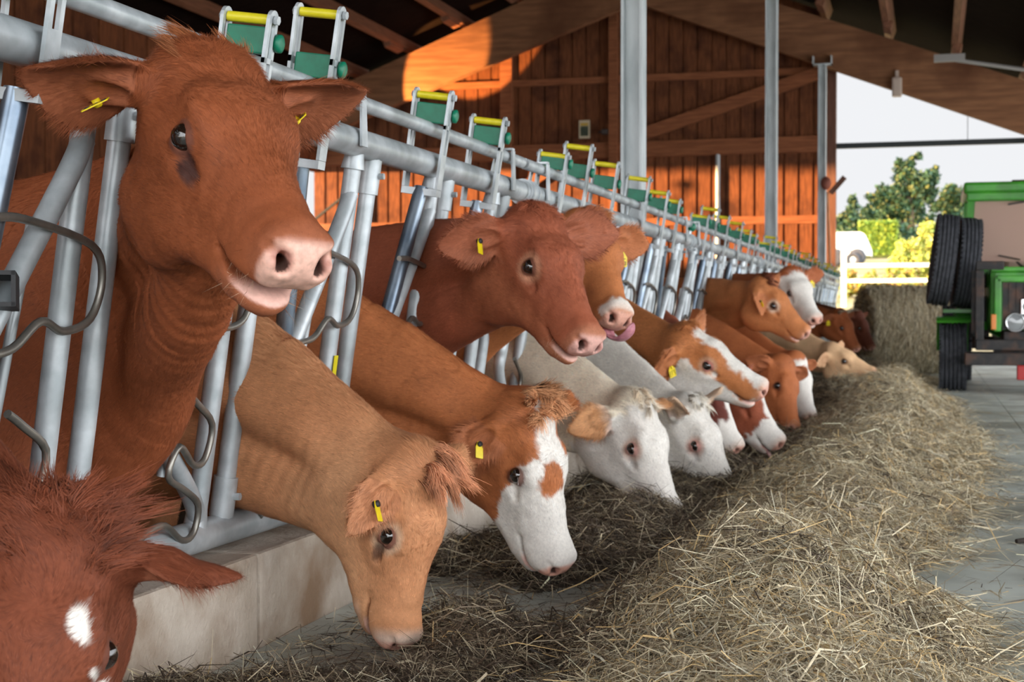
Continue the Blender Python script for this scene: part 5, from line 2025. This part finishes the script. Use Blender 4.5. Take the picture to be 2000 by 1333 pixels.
m.prism([(TX - .67, yc - .085, 1.40), (TX + .67, yc - .085, 1.40), (TX + .62, yc - .03, 2.10), (TX - .62, yc - .03, 2.10)], (0, .008, 0))
tp('windscreen', m, M_GLASS)
m = MB()
for sx in (-1, 1):
    m.tube([(TX + sx * .15, yc - .10, 1.42), (TX + sx * .38, yc - .105, 1.47)], .008, 8)
    m.tube([(TX + sx * .1, yc - .05, 2.06), (TX + sx * .28, yc - .055, 2.03)], .010, 8)
tp('wiper', m, M_TBLACK)
m = MB()
m.box((TX, yc + 1.42, 1.55), (1.36, .05, 1.2))
m.box((TX, yc + .7, .97), (1.4, 1.4, .06))
m.bevel_box((TX, yc + .95, 1.20), (.55, .5, .14), .04)
m.bevel_box((TX, yc + 1.22, 1.50), (.52, .12, .56), .05)
tp('seat', m, M_CABIN)
m = MB()
an = np.linspace(0, 6.283, 25)
m.tube([(TX + .19 * math.cos(a), yc + .38 + .08 * math.sin(a), 1.50 + .17 * math.sin(a)) for a in an], .013, 8, False)
m.tube([(TX, yc + .38, 1.5), (TX, yc + .2, 1.1)], .02, 8)
tp('steering_wheel', m, M_TBLACK)
m = MB()
m.box((TX, yc - .02, 1.20), (1.44, .08, .17))
tp('scuttle', m, M_TBLACK)
m = MB()
m.box((TX - .46, yc - .13, 1.375), (.26, .03, .055))
q = tp('red_strip', m, M_TRED)
q['label'] = 'red strip below the windscreen'
# two spare tyres side by side on the flank
for (px_, py_, dd, axs) in ((1841, 508, 16.1, (1, .06, -.12)), (1887, 514, 16.3, (1, .08, -.10))):
    c = px(px_, py_, dd)
    t_ = tyre((c[0], c[1], c[2]), axs, .50, .215, T, 'spare_tyre', True, 5)
m = MB()
c = px(1866, 590, 16.3)
m.box((c[0] + .05, c[1] + .1, c[2] - .10), (.36, .5, .04))
m.beam((c[0], c[1] + .1, c[2] - .1), (TX - .35, c[1] + .3, .60), .06, .08)
m.box((TX - .52, c[1] + .35, .80), (.10, .10, .34))
tp('tyre_rack', m, M_TGREEN)

# ================================================================== OUTSIDE THE DOORWAY
M_GROUND = noise_mat('dry_ground', lin(150, 134, 92), lin(110, 112, 64), 1.2, 0.9, c3=lin(196, 178, 140), scale3=.25, bump=.3)
M_LEAF = attr_mat('leaf', 'coat', rough=0.5, noise=0.2, nscale=3.0, spec=0.3)
M_BARK = noise_mat('bark', lin(78, 62, 48), lin(104, 86, 68), 8.0, .9, bump=.5)
M_WHITE = noise_mat('white_paint', lin(226, 224, 216), lin(238, 236, 230), 6.0, .5)
orr = np.random.default_rng(5)


def zg(Y):
    return float(np.interp(Y, (-40, 29.6, 31, 40, 60, 100, 260), (-.02, -.02, .10, 1.25, 2.85, 4.6, 8.0)))


b = MB()
Ys = [29.58, 31, 34, 37, 40, 45, 50, 60, 75, 100, 150, 260]
V = []
for Y in Ys:
    V += [(-90, Y, zg(Y)), (90, Y, zg(Y)), (-90, Y, zg(Y) - 1.0), (90, Y, zg(Y) - 1.0)]
Fs = []
for i in range(len(Ys) - 1):
    a = i * 4
    Fs += [(a, a + 1, a + 5, a + 4), (a + 2, a + 6, a + 7, a + 3)]
b.add(V, Fs, False)
S(b.build('ground', M_GROUND))


def leaves(name, P, N, size, C, parent):
    n = len(P)
    a = orr.normal(0, 1, (n, 3))
    a -= N * (a * N).sum(1)[:, None]
    a /= np.linalg.norm(a, axis=1)[:, None] + 1e-9
    b2 = np.cross(N, a)
    s = size[:, None]
    V = np.stack([P - a * s, P + b2 * s * .55, P + a * s, P - b2 * s * .55], 1).reshape(-1, 3)
    me = mesh_np(name, V, np.arange(4 * n).reshape(n, 4), False)
    set_color(me, 'coat', np.repeat(C, 4, 0))
    o = link(name, me, parent, [M_LEAF])
    o['kind'] = 'stuff'
    return o


def tree(name, base, blobs, n, leaf, cols, label, trunk=None, group=None, cat='tree'):
    """blobs: list of (dx, dz, r) about the base; leaves cluster inside."""
    root = empty(name, base)
    tag(root, label, cat, group)
    m = MB()
    if trunk:
        h, r = trunk
        m.tube([base, (base[0] + .05 * h, base[1], base[2] + h * .5), (base[0], base[1], base[2] + h)], [r, r * .8, r * .45], 10, True, 4)
        for (dx, dz, rr_) in blobs[:7]:
            m.tube([(base[0], base[1], base[2] + min(h * .75, dz * .6)), (base[0] + dx * .6, base[1], base[2] + dz * .8), (base[0] + dx, base[1], base[2] + dz)], [r * .45, r * .25, .02], 7, True, 3)
        m.build('trunk', M_BARK, root, base)
    w = np.array([q[2] ** 2 for q in blobs]); w /= w.sum()
    k = orr.choice(len(blobs), n, p=w)
    B = np.array([(q[0], q[3] if len(q) > 3 else orr.normal(0, q[2] * .3), q[1]) for q in blobs])
    R_ = np.array([q[2] for q in blobs])
    # twig clusters inside each blob
    nc = 26
    cl = orr.normal(0, 1, (len(blobs), nc, 3)); cl /= np.linalg.norm(cl, axis=2)[:, :, None]
    cl *= (orr.random((len(blobs), nc, 1)) ** .5) * .95
    ci = orr.integers(0, nc, n)
    P = B[k] + R_[k][:, None] * (cl[k, ci] + orr.normal(0, .16, (n, 3)))
    N = orr.normal(0, 1, (n, 3)) + np.array((0, 0, .6)); N /= np.linalg.norm(N, axis=1)[:, None]
    C = np.array(cols)[orr.integers(0, len(cols), n)] * orr.uniform(.7, 1.3, (n, 1))
    leaves('foliage', P, N, leaf * orr.uniform(.6, 1.3, n), C, root)
    return root


def at(x, Y):
    X = on_y(x, 500, Y)[0]
    return (X, Y, zg(Y))


K = lambda Y: Y * 1.04 / F_PX            # metres per pixel at that distance
DG = [lin(46, 74, 52), lin(58, 86, 58), lin(70, 94, 58), lin(40, 66, 52), lin(104, 110, 62)]
YG = [lin(176, 186, 84), lin(196, 200, 104), lin(150, 166, 76), lin(206, 200, 126)]


def blobs_px(pts, x0, y0, Y):
    k = K(Y)
    return [((x - x0) * k, (y0 - y) * k, r * k) for (x, y, r) in pts]


Y = 92.0
base = at(1772, Y)
yb = 610 - (base[2] - CAM_Z) * F_PX / (Y * 1.04)
tree('broadleaf_tree', base, blobs_px([(1772, 356, 22), (1750, 390, 24), (1786, 380, 28), (1722, 412, 26), (1764, 420, 36), (1812, 366, 15), (1806, 392, 16), (1776, 336, 10), (1702, 432, 20), (1738, 440, 28), (1806, 446, 24), (1756, 336, 8), (1790, 326, 7), (1820, 352, 8), (1728, 388, 12)], 1772, yb, Y),
     17000, .15, DG, 'tall broad tree rising in the middle of the doorway view', (4.2, .3), 'trees beyond the doorway')
base = at(1660, 88.0)
tree('broadleaf_tree', base, blobs_px([(1664, 400, 9), (1662, 418, 14), (1660, 438, 22), (1648, 446, 20), (1682, 446, 18)], 1660, 505, 88.0), 5000, .13, DG, 'small pointed tree beside the barn corner post', (2.4, .14), 'trees beyond the doorway')
base = at(1862, 96.0)
tree('broadleaf_tree', base, blobs_px([(1862, 395, 22), (1845, 415, 22), (1880, 412, 24), (1862, 440, 26)], 1862, 505, 96.0), 4200, .15, DG, 'loose tree partly hidden by the tractor cab', (3.0, .2), 'trees beyond the doorway')
for i, (x_, y_, r_) in enumerate(((1640, 458, 12), (1655, 456, 16), (1690, 458, 16), (1722, 455, 18), (1758, 452, 20), (1790, 458, 22))):
    base = at(x_, 80.0 + .8 * (i % 2))
    tree('shrub', base, blobs_px([(x_, y_, r_), (x_ - 5, y_ + 14, r_ * .9), (x_ + 6, y_ + 20, r_)], x_, 495, 80.0), 1600, .14, DG[:4],
         'dark rounded shrub behind the clipped hedge, ' + ('beside the barn post', 'second from the barn post', 'third from the barn post', 'below the left edge of the tall tree', 'below the middle of the tall tree', 'nearest the tractor')[i], None, 'dark shrubs behind the hedge', 'shrub')
# clipped hedge
base = at(1715, 70.0)
k = K(70.0)
root = empty('hedge', base)
tag(root, 'clipped square green hedge behind the white trailer', 'hedge')
n = 9000
w_, h_, d_ = 66 * k, 56 * k, 1.2
P = orr.uniform(-.5, .5, (n, 3)) * np.array((w_, d_, h_))
f = orr.integers(0, 3, n)
P[f == 0, 1] = -d_ / 2 + orr.normal(0, .03, (f == 0).sum())
P[f == 1, 2] = h_ / 2 + orr.normal(0, .03, (f == 1).sum())
P[:, 2] += h_ / 2 + .25
N = orr.normal(0, 1, (n, 3)) + np.array((0, -.6, .4)); N /= np.linalg.norm(N, axis=1)[:, None]
leaves('foliage', P, N, .12 * orr.uniform(.6, 1.2, n), np.array([lin(150, 166, 58), lin(124, 148, 54), lin(104, 132, 54)])[orr.integers(0, 3, n)] * orr.uniform(.8, 1.2, (n, 1)), root)
m = MB()
m.box((base[0], base[1], base[2] + h_ / 2), (w_ * .9, d_ * .8, h_ * .9))
m.build('branches', noise_mat('hedge_core', lin(60, 76, 40), lin(80, 96, 50), 4, .9), root, base)
# bright bush
base = at(1790, 48.0)
tree('bush', base, blobs_px([(1770, 500, 22), (1795, 480, 24), (1812, 455, 18), (1808, 500, 26), (1782, 520, 26), (1818, 520, 24), (1756, 516, 18), (1830, 480, 22), (1764, 476, 10), (1803, 446, 9)], 1790, 540, 48.0), 13000, .07, YG, 'bright yellow green bush behind the white rails', None, None, 'bush')
base = at(1725, 40.0)
tree('low_plants', base, blobs_px([(1660, 560, 14), (1690, 556, 16), (1725, 552, 16), (1755, 548, 18), (1790, 552, 18), (1815, 556, 18), (1668, 535, 12), (1705, 538, 12), (1740, 535, 14), (1775, 530, 14)], 1725, 572, 40.0), 11000, .07, YG + [lin(190, 150, 90), lin(150, 120, 70)], 'low weedy plants along the white rails', None, None, 'plants')['kind'] = 'stuff'
# white rails
Yr = 38.0
fr = empty('paddock_fence', at(1648, Yr))
tag(fr, 'white two rail paddock fence outside the doorway', 'fence')
k = K(Yr)
off = at(1648, Yr)
for i, xp in enumerate((1648, 1905)):
    A = on_y(xp, 490, Yr)
    m = MB()
    m.bevel_box((A[0], Yr, (A[2] + zg(Yr) - .2) / 2), (.13, .13, A[2] - zg(Yr) + .2), .01)
    m.build('post', M_WHITE, fr, off)
for yp in (518, 548):
    A, B2 = on_y(1648, yp + 1, Yr), on_y(2010, yp - 2, Yr)
    m = MB()
    m.beam(A, B2, .05, .10)
    m.build('rail', M_WHITE, fr, off)
# white livestock trailer
Yt = 57.0
k = K(Yt)
o_ = at(1668, Yt)
tr = empty('trailer', o_)
tag(tr, 'white rounded trailer with a spare wheel on its side', 'trailer')
A = on_y(1700, 455, Yt)
zb_ = zg(Yt) + .35
zt_ = A[2]
xl, xr_ = on_y(1600, 500, Yt)[0], on_y(1702, 500, Yt)[0]
prof = []
H = zt_ - zb_
for (fx_, fz) in ((0, 0), (0, .75), (.03, .92), (.10, 1.0), (.80, 1.0), (.87, .93), (.92, .70), (1.0, .25), (1.0, 0)):
    prof.append((xl + (xr_ - xl) * fx_, Yt - .8, zb_ + H * fz))
m = MB()
m.prism(prof, (0, 1.6, 0))
m.build('body', M_WHITE, tr, o_)
m = MB()
for t in (.30, .62):
    m.box((xl + (xr_ - xl) * t, Yt - .815, zb_ + H * .5), (.03, .03, H * .9))
m.build('seam', plain('grey_trim', lin(150, 150, 146), .5), tr, o_)
c = on_y(1666, 508, Yt - .82)
m = MB()
R_ = 13 * k
m.lathe(c, (0, -1, 0), [(0, R_ * .4), (0, R_), (.10, R_), (.12, R_ * .85), (.12, R_ * .55), (.05, R_ * .5), (.05, .001)], 28)
w = m.build('spare_wheel', M_TYRE, tr, o_)
m = MB()
m.lathe(c + np.array((0, -.06, 0)), (0, -1, 0), [(0, R_ * .5), (.02, R_ * .48), (.04, .001)], 24)
m.build('hub', M_WHITE, w, o_)
for t in (.35, .75):
    m = MB()
    m.lathe((xl + (xr_ - xl) * t, Yt - .75, zg(Yt) + .3), (0, 1, 0), [(-.12, .001), (-.12, .2), (-.1, .31), (.1, .31), (.12, .2), (.12, .001)], 24)
    m.build('wheel', M_TYRE, tr, o_)
# house roof and blue object beyond
Yh = 110.0
k = K(Yh)
A = on_y(1633, 430, Yh)
m = MB()
m.prism([(A[0] - 9, Yh, zg(Yh)), (A[0] + .1, Yh, zg(Yh)), (A[0] + .1, Yh, A[2] - .6), (A[0] - 5, Yh, A[2] + 1.8), (A[0] - 9, Yh, A[2])], (0, 8, 0))
hs = m.build('house', noise_mat('house_render', lin(170, 176, 186), lin(150, 156, 168), 1, .8))
tag(hs, 'grey house gable just visible behind the barn corner post', 'house')
b = MB()
b.box((0, -28, -.10), (160, 38, .12))
S(b.build('ground', M_GROUND))

# ------------------------------------------------------------------ small things in the barn
A = on_y(1142, 253, YW - .08)
m = MB()
hh = 36 * YW / F_PX
wd = 22 * YW / F_PX
m.box((A[0], YW - .10, A[2]), (wd, .02, hh))
sg = m.build('notice_board', plain('pale_board', lin(206, 190, 160), .6))
tag(sg, 'small pale notice with a dark green picture on the brown end wall', 'notice')
m = MB()
m.box((A[0], YW - .112, A[2] - hh * .10), (wd * .72, .006, hh * .55))
m.build('picture', noise_mat('notice_picture', lin(34, 48, 36), lin(70, 78, 50), 20, .5), sg)
m = MB()
m.box((A[0], YW - .112, A[2] + hh * .27), (wd * .72, .006, hh * .14))
m.build('header', plain('notice_yellow', lin(200, 160, 50), .5), sg)
A = on_y(1182, 258, YW - .1)
m = MB()
m.bevel_box((A[0], YW - .12, A[2]), (.14, .10, .10), .015)
m.tube([(A[0] - .12, YW - .13, A[2]), (A[0] + .14, YW - .13, A[2] - .02)], .02, 8)
tag(m.build('wall_socket', plain('dark_box', lin(60, 48, 44), .5)), 'small dark junction box on the end wall beside the notice', 'socket')
# tool with a long handle leaning at the corner post
Yp = 26.9
P = [on_y(1618, 352, Yp), on_y(1622, 520, Yp), on_y(1624, 640, Yp)]
m = MB()
A, B2 = on_y(1616, 375, Yp), on_y(1628, 690, Yp)
B2 = np.array((B2[0], B2[1], .0))
m.tube([A, B2], .022, 10)
tool = m.build('pitchfork', noise_mat('ash_handle', lin(176, 112, 70), lin(196, 130, 84), 6, .6))
tag(tool, 'long handled fork leaning against the corner post with its head up', 'fork')
m = MB()
C_ = on_y(1613, 358, Yp)
m.ball(C_, (.09, .06, .12))
m.build('head', noise_mat('rusty_red', lin(150, 82, 62), lin(120, 66, 52), 8, .7), tool)
m = MB()
A, B2 = on_y(1622, 378, Yp), on_y(1650, 346, Yp)
m.beam(A, B2, .06, .09)
m.build('tine_bar', M_WOODPOST, tool)
# pale box under the beam on the right
A = on_y(1752, 171, YB - .15)
m = MB()
m.bevel_box((A[0], YB - .18, A[2]), (.17, .16, .34), .03)
m.box((A[0], YB - .14, A[2] + .2), (.06, .06, .2))
tag(m.build('rafter_box', plain('pale_metal', lin(190, 170, 156), .5)), 'pale box fixed under the right rafter above the doorway', 'box')
A, B2 = on_y(1830, 112, YB - 1.5), on_y(2010, 137, YB - 1.5)
m = MB()
m.tube([A, B2], .035, 10)
m.box((A[0] + .2, YB - 1.5, A[2] - .02), (.5, .1, .12))
tag(m.build('fluorescent_lamp', plain('grey_conduit', lin(150, 146, 142), .5)), 'thin grey tube lamp fixed below the dark roof at the top right', 'lamp')
